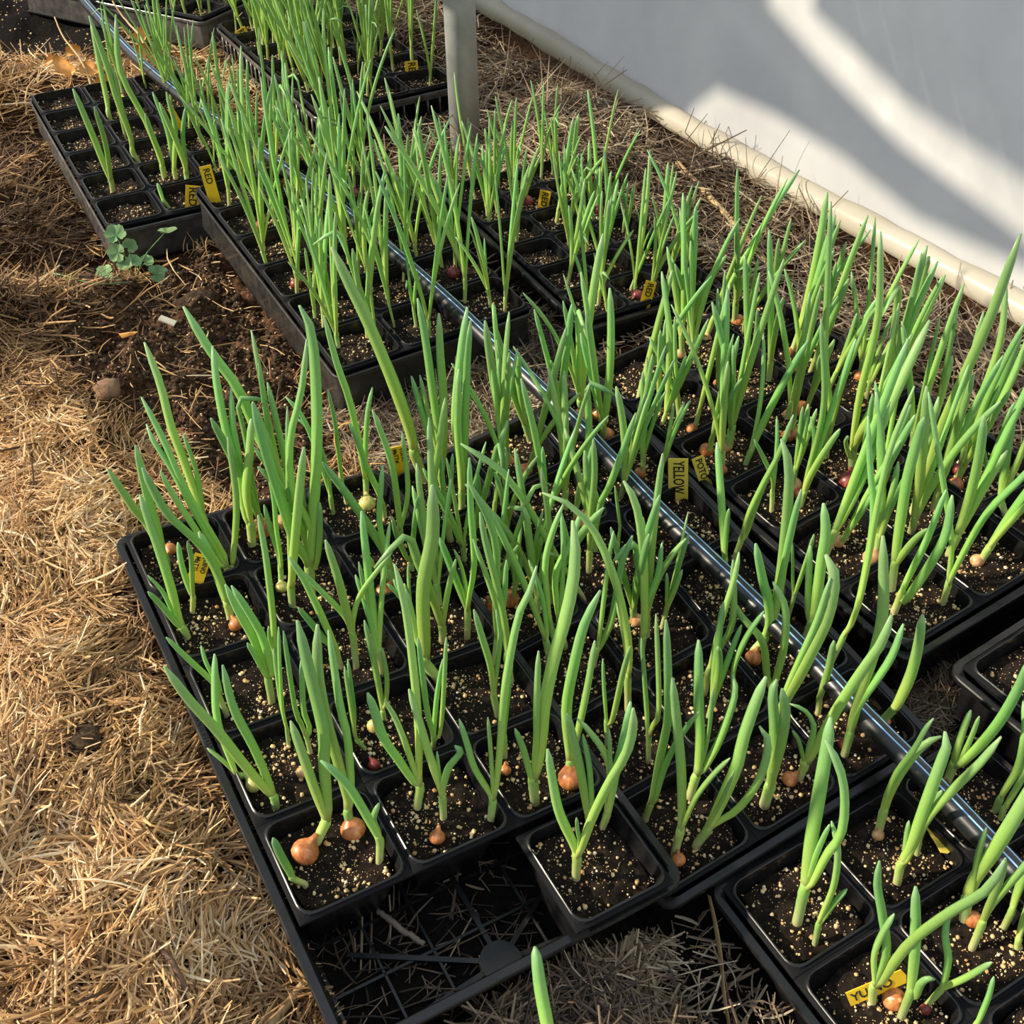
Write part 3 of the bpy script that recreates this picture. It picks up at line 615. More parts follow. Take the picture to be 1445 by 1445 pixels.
["D",0,4,[369,-164,-7,370,-167,29],[[60,370,-166,40,370,-161,65,369,-152,86,370,-146,112],[48,370,-169,38,371,-176,64,371,-184,102]],[366,-166,-1,42,"r"]],
["D",0,3,[371,-203,-4,370,-197,31],[[54,371,-196,42,372,-193,68,373,-189,88]],[]],
["A",1,2,[103,211,49,98,212,66],[[42,97,211,70,97,208,112,97,205,167],[48,97,212,79,100,211,107,102,210,167]],[102,191,54,54,"r"]],
["A",1,2,[131,235,46,131,235,56],[[55,132,237,56,132,240,108,131,245,160],[43,134,235,61,139,236,90,140,239,127]],[119,226,53,68,"y"]],
["A",1,2,[153,189,41,155,188,52],[[54,154,187,68,151,186,101,149,183,190],[54,158,190,72,164,193,102,173,196,137],[54,159,187,54,165,187,90,173,186,173]],[]],
["A",2,3,[239,285,34,241,285,70],[[73,239,286,82,230,292,130,224,296,161],[73,241,282,87,245,275,137,242,270,210,240,264,264],[40,241,285,97,238,287,129,234,290,147]],[]],
["A",2,2,[246,248,32,249,246,62],[[71,248,245,107,249,242,180,241,243,223,229,246,258],[52,252,246,75,257,245,118,261,247,157]],[]],
["A",2,2,[249,224,30,247,225,60],[[83,247,225,90,243,227,137,234,232,205,231,233,236],[64,247,228,81,241,236,136,231,247,196]],[]],
["B",0,2,[302,243,8,299,244,33],[[80,298,246,42,285,255,101,273,264,149,261,274,190,246,285,219],[60,301,246,45,299,252,88,294,261,119]],[]],
["A",2,2,[219,195,33,217,196,58],[[75,215,196,101,209,197,140,203,197,176],[56,219,196,81,224,195,132,223,198,164]],[]],
["B",1,3,[365,281,19,354,288,49],[[69,343,297,76,334,305,102,322,316,137,311,326,162,303,334,176,278,354,200],[62,356,290,61,354,297,93,352,307,122]],[]],
["B",0,1,[333,159,5,331,161,46],[[78,330,161,84,324,165,130,316,171,173,306,179,211,296,186,235,282,196,253,269,205,260],[59,331,164,71,328,172,111,327,180,130]],[]],
["B",0,2,[314,247,10,307,251,46],[[81,306,254,76,306,258,120,313,259,151,323,258,181],[54,306,254,59,299,261,98,295,268,121]],[]],
["B",0,2,[322,247,11,317,250,46],[[67,320,252,76,324,257,128,327,266,164],[67,316,254,68,317,257,104,331,255,137,340,256,166]],[]],
["B",1,3,[389,308,24,389,308,43],[[71,388,308,92,390,308,147,388,310,189],[78,391,307,61,395,304,112,400,300,130,409,294,175,417,289,220]],[]],
["B",1,3,[427,313,29,427,313,44],[[43,425,310,63,419,308,94,412,305,125]],[]],
["B",0,2,[334,216,10,335,215,25],[[60,338,216,38,341,217,80,345,219,133,350,221,167],[73,338,216,26,347,212,61,352,213,97,357,215,131,365,214,160]],[]],
["B",1,2,[377,201,14,377,201,29],[[81,378,201,44,375,203,94,371,206,148,364,212,198,355,219,222],[60,377,203,73,385,200,110,388,202,150]],[]],
["B",1,1,[401,136,11,401,136,37],[[73,403,136,53,406,136,104,410,134,156,412,136,182],[73,403,136,40,408,134,69,414,131,104,410,139,172]],[]],
["B",2,1,[464,145,19,468,140,37],[[95,468,138,65,461,141,100,455,142,116,443,149,165],[102,472,138,67,472,141,126,470,147,192,468,153,234,464,163,258],[81,471,138,60,471,139,140,472,140,185,473,140,218]],[455,136,24,81,"o"]],
["B",2,1,[448,96,13,446,99,22],[[93,447,99,47,448,100,85,445,106,127,438,118,150],[73,441,104,40,434,112,84,421,127,107,410,139,133]],[]],
["B",1,1,[411,108,10,409,110,34],[[59,407,113,58,409,113,81,413,110,109,420,105,137]],[]],
["B",1,0,[413,56,6,412,57,48],[[110,413,57,81,416,54,105,421,50,148,425,48,185,425,52,222,421,61,239],[77,412,58,85,415,56,123,419,52,177,421,52,223]],[]],
["B",1,0,[378,24,-1,379,24,21],[[120,379,25,35,376,31,94,373,39,133,375,40,148],[88,377,23,56,374,21,91,369,20,133,361,22,166]],[]],
["B",1,0,[418,27,4,419,26,20],[[51,415,28,35,408,31,58,400,33,74],[58,418,26,45,417,27,75,411,35,91,403,45,94],[96,421,23,43,426,18,99,433,11,154,437,6,188,439,7,215]],[406,27,9,70,"o"]],
["B",2,0,[471,65,14,470,67,32],[[66,468,65,46,465,63,83,460,62,119]],[]],
["B",2,0,[463,22,9,463,23,32],[[91,462,25,72,463,26,110,464,27,156,463,32,192,457,45,253],[78,462,25,55,464,23,84,471,16,137,472,16,177]],[465,27,16,52,"r"]],
["B",2,0,[507,27,15,510,22,37],[[93,509,19,51,507,16,92,501,15,132,493,16,175]],[509,23,21,40,"o"]],
["C",0,0,[633,83,47,632,84,70],[[71,631,86,81,626,93,124,613,116,193,599,141,265],[78,631,83,90,632,75,165,636,59,219,637,50,256]],[]],
["C",0,0,[607,121,42,605,125,73],[[93,600,127,109,592,131,183,586,129,240,580,125,257],[71,604,120,94,602,112,120,599,102,143]],[]],
["C",0,0,[592,102,42,592,101,61],[[84,591,100,80,591,94,141,589,91,201],[91,592,98,56,593,91,82,594,81,150,587,83,202]],[]],
["B",2,1,[509,94,21,512,91,63],[[54,513,87,98,510,88,156,504,91,215,495,99,261,486,106,309],[68,513,86,98,509,87,165,503,88,215,497,88,282,495,82,347]],[]],
["B",2,1,[511,154,26,511,153,60],[[42,508,156,78,506,159,100,503,162,124],[49,511,152,70,511,149,110,510,147,144]],[]],
["B",2,1,[510,128,24,511,127,46],[[96,512,127,60,510,132,121,509,135,157,506,142,186],[62,509,132,58,505,138,105,504,143,137]],[]],
["C",0,2,[591,272,35,590,274,54],[[53,585,274,80,573,281,109,561,285,133],[60,591,279,90,594,286,118,598,296,139]],[]],
["C",0,2,[614,256,38,615,256,56],[[76,612,251,85,609,240,122,607,225,167],[61,614,255,81,612,255,129,605,260,159],[76,613,255,87,610,252,177,594,263,270],[68,616,254,84,617,251,133,619,246,205,620,242,252]],[624,269,45,68,"r"]],
["B",2,2,[513,237,33,516,235,61],[[72,516,232,97,519,223,144,520,214,180,519,205,232],[64,520,235,61,528,234,113,538,234,144]],[]],
["C",1,2,[698,270,47,696,273,66],[[103,693,274,82,689,277,145,687,277,232,675,288,320],[111,694,270,91,699,253,147,697,243,183,694,231,214],[95,696,273,88,705,266,145,716,257,216],[63,691,271,64,680,272,87,672,265,104]],[675,252,51,119,"r"]],
["C",1,2,[692,303,45,691,305,65],[[88,689,308,101,678,322,168,671,332,247,664,342,329],[72,690,303,76,688,300,143,691,291,223]],[687,340,50,96,"t"]],
["C",1,1,[700,186,51,700,186,70],[[107,701,185,103,702,186,159,705,182,225,709,179,284,710,178,358],[76,703,190,84,708,198,130,715,208,173]],[]],
["C",2,1,[781,202,59,781,203,78],[[96,781,207,99,785,209,145,789,212,209,788,226,267],[96,782,199,89,783,194,146,783,191,231]],[772,198,64,64,"r"]],
["C",2,0,[763,129,60,759,136,75],[[85,761,140,86,763,150,123,767,159,159],[85,761,137,84,764,137,132,766,140,196]],[]],
["H",0,1,[208,1389,23,210,1388,41],[[99,207,1386,61,201,1382,120,192,1378,192],[87,211,1381,61,214,1368,111,210,1351,171]],[]],
["H",1,2,[272,1464,25,267,1465,45],[[103,270,1466,73,265,1469,131,264,1473,185,258,1477,255],[90,270,1466,67,269,1468,119,272,1471,178]],[]],
["H",1,4,[275,1636,32,274,1636,48],[[97,279,1646,68,286,1664,121,295,1688,185],[83,279,1646,62,285,1665,91,288,1690,125]],[]],
["H",1,1,[292,1392,22,293,1392,37],[[112,293,1393,60,286,1397,117,269,1404,194,283,1405,272],[87,294,1389,56,288,1384,99,284,1378,135]],[]],
["H",1,1,[307,1381,21,308,1381,37],[[99,311,1388,55,316,1402,97,312,1422,148],[87,310,1371,59,318,1351,116,312,1328,178]],[]],
["H",1,1,[318,1357,20,320,1357,38],[[98,319,1349,59,310,1337,111,297,1321,168],[74,323,1358,52,329,1359,99,343,1359,140]],[]],
["H",1,0,[269,1295,18,263,1296,34],[[71,263,1300,41,263,1307,57]],[]]]
YAW, PITCH, ROLL, FPX = .52086, .74533, -.0182967, 1513.44
_f = np.array((math.sin(YAW) * math.cos(PITCH), math.cos(YAW) * math.cos(PITCH), -math.sin(PITCH)))
_r0 = np.array((math.cos(YAW), -math.sin(YAW), 0)); _u0 = np.cross(_r0, _f)
_r = math.cos(ROLL) * _r0 + math.sin(ROLL) * _u0; _u = -math.sin(ROLL) * _r0 + math.cos(ROLL) * _u0
def in_view(p, m=.06):
    d = np.asarray(p) - CAM; w = d @ _f
    return w > .05 and abs(FPX * (d @ _r) / w) < 722.5 + 1445 * m and -722.5 - 1445 * m < FPX * (d @ _u) / w < 722.5 + 1445 * m
TAGS = [['A', [0.0344, 0.4395, 0.0673], [0.054, 0.4374, 0.108], 0.0151, 'JUINO|MaTTi'] ,['B', [0.2927, 0.5246, 0.03], [0.2883, 0.5265, 0.0723], 0.0147, 'YUINO|MaTTei'] ,['B', [0.518, 0.3354, 0.0416], [0.5146, 0.3384, 0.0909], 0.0202, 'YELLOW'] ,['C', [0.564, 0.3458, 0.0296], [0.5549, 0.3544, 0.0639], 0.0131, 'POTO'] ,['H', [0.2998, 1.2808, 0.0169], [0.3083, 1.279, 0.0527], 0.0213, 'RED'] ,['F', [0.3157, 1.1929, 0.0583], [0.3123, 1.1937, 0.1168], 0.0169, 'RED'] ,['I', [0.6034, 1.8522, 0.0478], [0.5952, 1.8546, 0.0687], 0.0235, 'RED'] ,['I', [0.7917, 1.497, 0.0478], [0.7915, 1.4971, 0.0782], 0.0238, 'RED'] ,['G', [0.7393, 0.9609, 0.036], [0.7427, 0.9588, 0.0642], 0.0165, 'RED'] ,['G', [0.7034, 0.6534, 0.0391], [0.7083, 0.6495, 0.0781], 0.0141, 'RED'] ,['H', [0.3741, 1.5586, 0.0269], [0.3633, 1.5611, 0.0631], 0.0108, ''] ,]
def pix(p):
    d = np.asarray(p) - CAM; w = d @ _f
    return 722.5 + FPX * (d @ _r) / w, 722.5 - FPX * (d @ _u) / w
TPX = [(*pix((np.array(b) + np.array(t)) / 2), np.linalg.norm(np.array(b) - CAM), abs(pix(b)[1] - pix(t)[1]) / 2) for _, b, t, w, s in TAGS[:10]]
def hides_label(b, lv):
    for w, P in lv:
        for q in np.vstack([b, spline(np.vstack([b, P]), 14)]):
            x, y = pix(q)
            for tx, ty, td, th in TPX:
                if abs(x - tx) < 15 and abs(y - ty) < th + 4 and np.linalg.norm(np.asarray(b) - CAM) < td + .01: return True
    return False
plants = []    # dicts
for k, i, j, bn, lv, bl in PL:
    b = np.array(bn[:3]) / 1000; nk = np.array(bn[3:]) / 1000
    plants.append(dict(k=k, i=i, j=j, b=b, nk=nk, lv=[(l[0] / 1e4, np.array(l[1:]).reshape(-1, 3) / 1000) for l in lv],
        bulb=(np.array(bl[:3]) / 1000, bl[3] / 1e4, bl[4]) if bl else None))
rnd = random.Random(77)
GROW = {'A': (4.0, .14, .0072, 3), 'B': (4.3, .15, .0068, 3), 'C': (3.7, .165, .0078, 3), 'D': (1.6, .13, .0085, 3), 'E': (.8, .12, .008, 2), 'F': (3.4, .165, .0056, 3),
        'G': (2.6, .12, .0056, 3), 'H': (0, .165, .0048, 3), 'I': (4.6, .19, .0056, 3), 'J': (3.6, .18, .0056, 3)}
def grow(k, i, j, X, Y, H, W, nl):
    t = T[k]; b = t.w(X, Y, -.0125); hd = rnd.uniform(0, 2 * PI)
    up = np.array((rnd.gauss(0, .10), rnd.gauss(0, .10), 1)); up /= np.linalg.norm(up)
    nk = b + up * rnd.uniform(.010, .026)
    lv = []
    for q in range(nl):
        L = H * rnd.uniform(.55, 1.18) if q else H * rnd.uniform(.9, 1.15)
        az = hd + q * 2 * PI / max(nl, 2) + rnd.gauss(0, .5); a0 = abs(rnd.gauss(.07, .07)); a1 = a0 + rnd.gauss(.12, .16); kk = 5
        p = nk.copy(); P = []
        for s in range(1, kk + 1):
            an = a0 + (a1 - a0) * s / kk
            d = up * math.cos(an) + np.array((math.cos(az), math.sin(az), 0)) * math.sin(an)
            p = p + d * L / kk; P.append(p.copy())
        if rnd.random() < .06: P[-1] = P[-2] + np.array((math.cos(az), math.sin(az), -.5)) * L * .16
        lv.append((W * rnd.uniform(.7, 1.25), np.array(P)))
    if hides_label(b, lv): return
    bulb = None
    if rnd.random() < (.34 if k in 'ABCDE' else .2):
        a = rnd.uniform(0, 2 * PI); rr = rnd.uniform(.006, .0105)
        bulb = (b + np.array((math.cos(a), math.sin(a), 0)) * rr * .5 + np.array((0, 0, rr * .25)), rr, rnd.choice('ootto') if k in 'ABCDE' else 'r')
    plants.append(dict(k=k, i=i, j=j, b=b, nk=nk, lv=lv, bulb=bulb))
for k, t in T.items():
    mean, H, W, nl = GROW[k]
    for j in range(6):
        for i in range(3):
            if (k, i, j) in MISSING: continue
            have = [p for p in plants if p['k'] == k and p['i'] == i and p['j'] == j]
            m_ = mean
            if k == 'H': m_ = (0, .9, 2.8)[i] if not (i == 0 or (i == 1 and j == 0)) else 0
            if k == 'I': m_ = (5.0, 4.4, 2.2)[i] * (.42 if j == 0 else 1)
            if k == 'A' and j < 3: m_ = 0 if j < 2 or i == 0 else 3.4
            if k == 'B' and j < 1: m_ = 0
            if k == 'B' and 0 < j < 3: m_ = 3.2
            if k == 'A' and i == 0: m_ = 0 if j < 4 else 3
            if k == 'D' and have: m_ = 0
            if k == 'C' and j == 0: m_ = 2.0 if i else 0
            want = int(m_ + rnd.random()) - len(have); tries = 0
            pts = [(p['b'] - t.c) for p in have]; pts = [((q @ t.ex) + t.W / 2, (q @ t.ey) + t.L / 2) for q in pts]
            while want > 0 and tries < 60:
                tries += 1; e = .016
                X = rnd.uniform(i * t.sx + e, (i + 1) * t.sx - e); Y = rnd.uniform(j * t.sy + e, (j + 1) * t.sy - e)
                if any((X - a) ** 2 + (Y - b) ** 2 < .017 ** 2 for a, b in pts): continue
                pts.append((X, Y)); want -= 1
                b = t.w(X, Y, -.01)
                if in_view(b, .04) or in_view(b + (0, 0, .12), .0):
                    h = H * rnd.choice((.55, .8, .95, 1, 1.05, 1.15, 1.25)) * (.85 if k == 'C' and j > 3 else 1)
                    grow(k, i, j, X, Y, h, W * (h / H) ** .5, rnd.choice((nl - 1, nl, nl, nl + 1)))
def leaf_geo(nk, w, P, n=13, kk=8):
    S = spline(np.vstack([nk, P]), n); t = np.linspace(0, 1, n)
    prof = np.interp(t, [0, .1, .3, .6, .82, .93, .98, 1], [.36, .43, .5, .49, .44, .36, .27, .12])
    return tube(S, prof * w, kk, True, .74, (rnd.uniform(-1, 1), rnd.uniform(-1, 1), .1))
def stem_geo(p):
    wm = max(l[0] for l in p['lv']); b, nk = p['b'], p['nk']; d = (nk - b); L = np.linalg.norm(d) or .01
    first = p['lv'][0][1][0]; ext = nk + (first - nk) * min(.55, .010 / (np.linalg.norm(first - nk) + 1e-6))
    S = spline(np.array([b - T[p['k']].ez * .007, b, b + d * .55, nk, ext]), 11)
    r = wm * np.interp(np.linspace(0, 1, 11), [0, .25, .6, .85, 1], [.42, .40, .40, .43, .32])
    r[6] *= 1.07; r[8] *= 1.06
    return tube(S, r, 10, True, .92)
def bulb_geo(c, r, nk):
    ax = nk - c; ax = ax / (np.linalg.norm(ax) or 1); ax = ax + np.array((0, 0, .25)); ax /= np.linalg.norm(ax)
    s = np.array([-1.0, -.95, -.75, -.4, 0, .4, .72, .95, 1.2, 1.5]); q = np.array([.06, .32, .70, .95, 1.0, .9, .62, .36, .24, .18])
    return tube(c + ax * (s * r * .92)[:, None], q * r, 16, True, .95)
def pdist(p): return np.linalg.norm(p['b'] - CAM)
vis = [p for p in plants if in_view(p['b'], .02) or any(in_view(l[1][-1], -.005) for l in p['lv'])]
vis.sort(key=pdist)
near, far = vis[:299], vis[299:]
ORD = ['front', 'second', 'third', 'fourth', 'fifth', 'back']
TN = {'A': 'front-left tray', 'B': 'centre tray', 'C': 'right tray', 'D': 'front-right tray', 'E': 'right-edge tray', 'F': 'middle-left tray', 'G': 'small-celled tray', 'H': 'back-left tray', 'I': 'slotted tray', 'J': 'topmost tray'}
NUM = {1: 'single-leaved', 2: 'two-leaved', 3: 'three-leaved', 4: 'four-leaved', 5: 'five-leaved'}
bycell = {}
for p in near: bycell.setdefault((p['k'], p['i'], p['j']), []).append(p)
POS = {1: ['alone'], 2: ['left one', 'right one'], 3: ['leftmost', 'middle one', 'rightmost'], 4: ['leftmost', 'second from left', 'third from left', 'rightmost'],
       5: ['leftmost', 'second from left', 'middle one', 'fourth from left', 'rightmost'], 6: ['leftmost', 'second from left', 'third from left', 'fourth from left', 'fifth from left', 'rightmost']}
for key, ps in bycell.items():
    k, i, j = key
    ps.sort(key=lambda p: (p['b'] - CAM) @ _r / ((p['b'] - CAM) @ _f))
    for q, p in enumerate(ps):
        h = max(l[1][:, 2].max() for l in p['lv']) - p['b'][2]
        sz = 'tall' if h > .17 else ('short' if h < .1 else 'mid-height')
        pos = POS[len(ps)][q]
        bb = ' bare-bulbed' if p['bulb'] and p['bulb'][1] > .0075 else ''
        p['label'] = f"{sz}{bb} {NUM[min(len(p['lv']), 5)]} onion, {pos}, {ORD[j]} row {('left', 'middle', 'right')[i]} cell, {TN[k]}"
def put_plant(p):
    mw = Matrix.Translation(p['b'].tolist())
    e = empty('onion_plant', mw, p['label'], 'onion', 'onion seedlings in the trays')
    def part(name, VF, mt):
        V, F, tt = VF
        return link(name, mesh_from(name, V - p['b'], F, True, [mt], {'t': tt}), None, e)
    part('stem', stem_geo(p), M['stem'])
    for w, P in p['lv']: part('leaf', leaf_geo(p['nk'], w, P), M['leaf'])
    if p['bulb']:
        c, r, col = p['bulb']
        part('bulb', bulb_geo(c, r, p['b'] + (p['nk'] - p['b']) * .6), M['bulb_' + col])
for p in near: put_plant(p)
mb = MB(); MI = []
for p in far:
    for w, P in p['lv']:
        V, F, tt = leaf_geo(p['nk'], w, P, 10, 6); mb.add(V, F, tt); MI += [0] * len(F)
    V, F, tt = stem_geo(p); mb.add(V, F, tt); MI += [1] * len(F)
if mb.n:
    me = mesh_from('onion_seedlings', np.concatenate(mb.V), mb.F, True, [M['leaf'], M['stem']], {'t': np.concatenate(mb.T)}, MI)
    tag(link('onion_seedlings', me), 'dense onion seedlings far back in the top trays', 'onion', None, 'stuff')
print('plants', len(plants), 'near', len(near), 'far', len(far))

# one blade rising from below the frame edge
gz = float(terrain(.112, -.068)); b0 = np.array((.112, -.068, gz))
e = empty('onion_plant', Matrix.Translation(b0.tolist()), 'single upright onion blade rising from the bottom edge of the photo', 'onion')
for nm, VF, mt in (('stem', tube([b0 - (0, 0, .006), b0 + (0, 0, .02), b0 + (.001, .004, .05)], [.0055, .005, .0045], 10), 'stem'),
                   ('leaf', leaf_geo(b0 + (.001, .003, .04), .0125, np.array([b0 + (.003, .012, .08), b0 + (.006, .025, .12), (.1227, -.0245, .103)]) if gz < -.03 else np.array([b0 + (.003, .012, .05), b0 + (.007, .03, .08), (.1227, -.0245, .103)])), 'leaf')):
    V, F, tt = VF; link(nm, mesh_from(nm, V - b0, F, True, [M[mt]], {'t': tt}), None, e)

# ------------------------------------------------------------------ irrigation pipe
HOSE = np.array([[0.3968, 2.4668, 0.05], [0.387, 2.2689, 0.05], [0.3797, 1.9346, 0.055], [0.3776, 1.7355, 0.06], [0.3985, 1.519, 0.065], [0.4151, 1.3823, 0.068], [0.4332, 1.1873, 0.075], [0.4435, 1.0741, 0.078], [0.4515, 0.9493, 0.079], [0.4591, 0.817, 0.078], [0.4631, 0.7117, 0.075], [0.4689, 0.6097, 0.068], [0.4748, 0.5341, 0.062], [0.4773, 0.4643, 0.057], [0.4819, 0.4131, 0.054], [0.4701, 0.3159, 0.052], [0.4777, 0.2496, 0.052], [0.4745, 0.1837, 0.052], [0.4749, 0.1307, 0.052], [0.476, 0.0734, 0.05], [0.4735, 0.0378, 0.047], [0.4757, 0.0011, 0.044], [0.4789, -0.029, 0.041], [0.4779, -0.0653, 0.039], [0.478, -0.0953, 0.037], [0.4784, -0.1242, 0.036], [0.4756, -0.163, 0.035], [0.4716, -0.221, 0.034]])
HOSE[2:-1, 0] = np.convolve(HOSE[:, 0], [.25, .5, .25], 'same')[2:-1]; HOSE[:, 2] += .006
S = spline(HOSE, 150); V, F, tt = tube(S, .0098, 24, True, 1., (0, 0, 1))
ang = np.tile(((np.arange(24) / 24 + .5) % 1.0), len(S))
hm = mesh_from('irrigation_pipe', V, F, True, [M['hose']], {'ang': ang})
tag(link('irrigation_pipe', hm), 'black irrigation pipe with thin painted glint lines lying across the trays', 'pipe')

# ------------------------------------------------------------------ tunnel post, wall film
mb = MB(); k = 32
P = np.array([(.783, 1.284, -.08), (.783, 1.284, .4), (.783, 1.284, .9), (.783, 1.284, 1.7)]); V, F, tt = tube(P, .0255, k); mb.add(V, F)
post = link('tunnel_post', mb.mesh('tunnel_post', [M['galv']])); tag(post, 'thick grey galvanised post standing in straw behind the middle trays', 'post')
mb = MB(); mb.tube([(.783, 1.284, 1.40), (.783, 1.284, 1.72)], .028, k); link('sleeve', mb.mesh('sleeve', [M['galv']]), None, post)

nu, nv = 260, 150
yy = np.linspace(-.6, 3.4, nu); vv = np.linspace(0, 1, nv) ** 1.2
ax = np.interp(yy, [-.6, .36, .71, 1.05, 1.75, 3.4], [1.062, 1.056, 1.047, 1.046, 1.062, 1.075])
U, Vq = np.meshgrid(yy, vv); H_ = 1.25
Z = .076 + Vq * H_
X = ax[None, :] + .0165 + .10 * Vq ** 1.3 + .014 * np.sin(Vq * PI * 2 + U * .8)
FD = np.clip(Vq * 9, 0, 1); FD = FD * FD * (3 - 2 * FD); X0 = X - .004 * (1 - FD)
q = Z - .38 - .42 * (U - 1.0)                     # long soft folds sloping towards the camera
X += .018 * np.exp(-(q / .05) ** 2) - .012 * np.exp(-((q - .13) / .06) ** 2) + .016 * np.exp(-((q + .16) / .045) ** 2)
X += .006 * np.sin((U * .9 - Z * .5) * 2 * PI / .055 + vnoise(U, Z, .2, 31) * 4) * np.exp(-((q - .05) / .07) ** 2)
X += (vnoise(U, Z, .22, 33) - .5) * .03 * Vq + (vnoise(U, Z, .07, 34) - .5) * .006
X = X0 + (X - X0) * FD
ii = (np.arange(nv - 1)[:, None] * nu + np.arange(nu - 1)[None]).ravel()
wm = mesh_from('wall_right', np.stack([X.ravel(), U.ravel(), Z.ravel()], 1), np.stack([ii, ii + 1, ii + nu + 1, ii + nu], 1), True, [M['film']])
wall = tag(link('wall_right', wm), 'milky plastic greenhouse film along the right side', None, None, 'structure')
yr = np.linspace(-.6, 3.4, 120); xr = np.interp(yr, yy, ax)
P = np.stack([xr, yr, .074 + .003 * np.sin(yr * 5)], 1); r = .0185 + .0012 * np.sin(yr * 23) + .0012 * np.sin(yr * 61 + 1)
V, F, tt = tube(P, r, 28, True, 1., (0, 0, 1))
tag(link('trim_2', mesh_from('trim_2', V, F, True, [M['film_roll']])), 'bottom edge of the film rolled around a pipe', None, None, 'structure')

# added unseen strips above the bed, shaped to throw shade bands on the film
for q, (nm, pl) in enumerate((('added_shade_1', [(1.16, .68), (.953, .615), (.72, .585), (.61, .575), (.61, 1.2), (1.16, 1.2)]), ('added_shade_2', [(2.1, .40), (1.60, .40), (1.37, .40), (1.335, .46), (1.29, .51), (1.165, .516), (1.01, .506), (.86, .478), (.66, .49), (.66, .51), (.745, .528), (.93, .558), (1.08, .604), (1.23, .66), (1.23, 1.2), (2.1, 1.2)]))):
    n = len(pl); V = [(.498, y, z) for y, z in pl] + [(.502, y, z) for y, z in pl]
    me = mesh_from(nm, V, [tuple(range(n)), tuple(range(2 * n - 1, n - 1, -1))] + [(i, (i + 1) % n, (i + 1) % n + n, i + n) for i in range(n)], False, [m_simple('added_shade_sheet', srgb(150, 152, 150), .7, 12, .1)])
    tag(link(nm, me), 'unseen strip added above the bed to shade the film', None, None, 'structure')

# ------------------------------------------------------------------ yellow labels
TXT = {'A': ('yellow label with two written lines leaning in the front left tray', ), }
LBL = ['yellow handwritten label between seedlings near the back left corner of the front-left tray', 'yellow two-line label at the back corner of the centre tray', 'yellow label reading YELLOW beside the hose, left of its pair',
       'narrow yellow label half hidden behind a leaf in the right tray', 'yellow label with a big R at the front of the back left tray', 'tall yellow RED label at the back of the middle-left tray',
       'yellow RED label tucked in the slotted tray at top left', 'yellow RED label at the front right of the slotted tray behind the post', 'yellow RED label at the back of the small-celled tray', 'yellow RED label at the front of the small-celled tray',
       'plain narrow yellow label deep among seedlings of the back left tray']
def text_mesh(s, size, thick=.0002):
    cu = bpy.data.curves.new('lettering', 'FONT'); cu.body = s; cu.size = size; cu.extrude = thick; cu.align_x = 'LEFT'; cu.align_y = 'CENTER'; cu.resolution_u = 3; cu.offset = size * .012
    o = bpy.data.objects.new('tmp', cu); C.objects.link(o); bpy.context.view_layer.update()
    me = bpy.data.meshes.new_from_object(o.evaluated_get(bpy.context.evaluated_depsgraph_get()))
    bpy.data.objects.remove(o); bpy.data.curves.remove(cu); me.name = 'lettering'; return me
def stake(M4, w, up, down, txt, label, mt='label', lines=None):
    """label in the local xz plane, local +y pointing away from the reader"""
    o = bpy.data.objects.new('plant_label', None); C.objects.link(o); o.matrix_world = M4; tag(o, label, 'label', 'yellow plant labels')
    m_ = MB(); h = w / 2; th = .0004
    pr = [(-h, up), (h, up), (h, -down * .5), (0, -down), (-h, -down * .5)]
    nP = len(pr); V = [(x, -th, z) for x, z in pr] + [(x, th, z) for x, z in pr]
    m_.add(V, [tuple(range(nP)), tuple(range(2 * nP - 1, nP - 1, -1))] + [(i, i + nP, (i + 1) % nP + nP, (i + 1) % nP) for i in range(nP)])
    link('tag', m_.mesh('tag', [M[mt]], False), None, o)
    rows = txt.split('|') if txt else []
    for q, line in enumerate(rows):
        size = w * (.78 if len(rows) == 1 else .42)
        me = text_mesh(line, size); me.materials.clear(); me.materials.append(M['ink'])
        L = max(v.co.x for v in me.vertices); fit = min(1., up * .88 / max(L, 1e-6)) if len(line) > 3 or True else 1
        t_ = link('lettering', me, None, o)
        # text runs downwards from the top edge, letters turned a quarter to the right
        t_.matrix_local = Matrix.Translation((h * (0 if len(rows) == 1 else (.48, -.48)[q]), -th - .0003, up * .94)) @ Matrix(((0, 1, 0, 0), (0, 0, -1, 0), (-1, 0, 0, 0), (0, 0, 0, 1))) @ Matrix.Diagonal((max(fit, .55), 1, 1, 1))
    return o
for q, (k, b, tp, w, s) in enumerate(TAGS):
    b = np.array(b); tp = np.array(tp); z = tp - b; up = np.linalg.norm(z); z /= up
    to = CAM - b; to = to - z * (to @ z); to /= np.linalg.norm(to)
    rot = random.uniform(-.15, .15); x = np.cross(z, -to) ; x = -x if x @ _r < 0 else x
    y = np.cross(z, x); x2 = x * math.cos(rot) + y * math.sin(rot); y2 = np.cross(z, x2)
    M4 = Matrix(((x2[0], y2[0], z[0], b[0]), (x2[1], y2[1], z[1], b[1]), (x2[2], y2[2], z[2], b[2]), (0, 0, 0, 1)))
    stake(M4, w, up, .012, s, LBL[q], 'label_pale' if s == 'YELLOW' or s == 'POTO' else 'label')
def flat_label(a, b, w, tilt, label, txt, mt='label_pale'):
    a = np.array(a); b = np.array(b); z = a - b; L = np.linalg.norm(z); z /= L; y = -(np.array((0, 0, 1.)) - z * z[2]); y /= np.linalg.norm(y); x = np.cross(y, z)
    x2 = x * math.cos(tilt) + y * math.sin(tilt); y2 = np.cross(z, x2)
    M4 = Matrix(((x2[0], y2[0], z[0], b[0]), (x2[1], y2[1], z[1], b[1]), (x2[2], y2[2], z[2], b[2]), (0, 0, 0, 1)))
    stake(M4, w, L, .004, txt, label, mt)
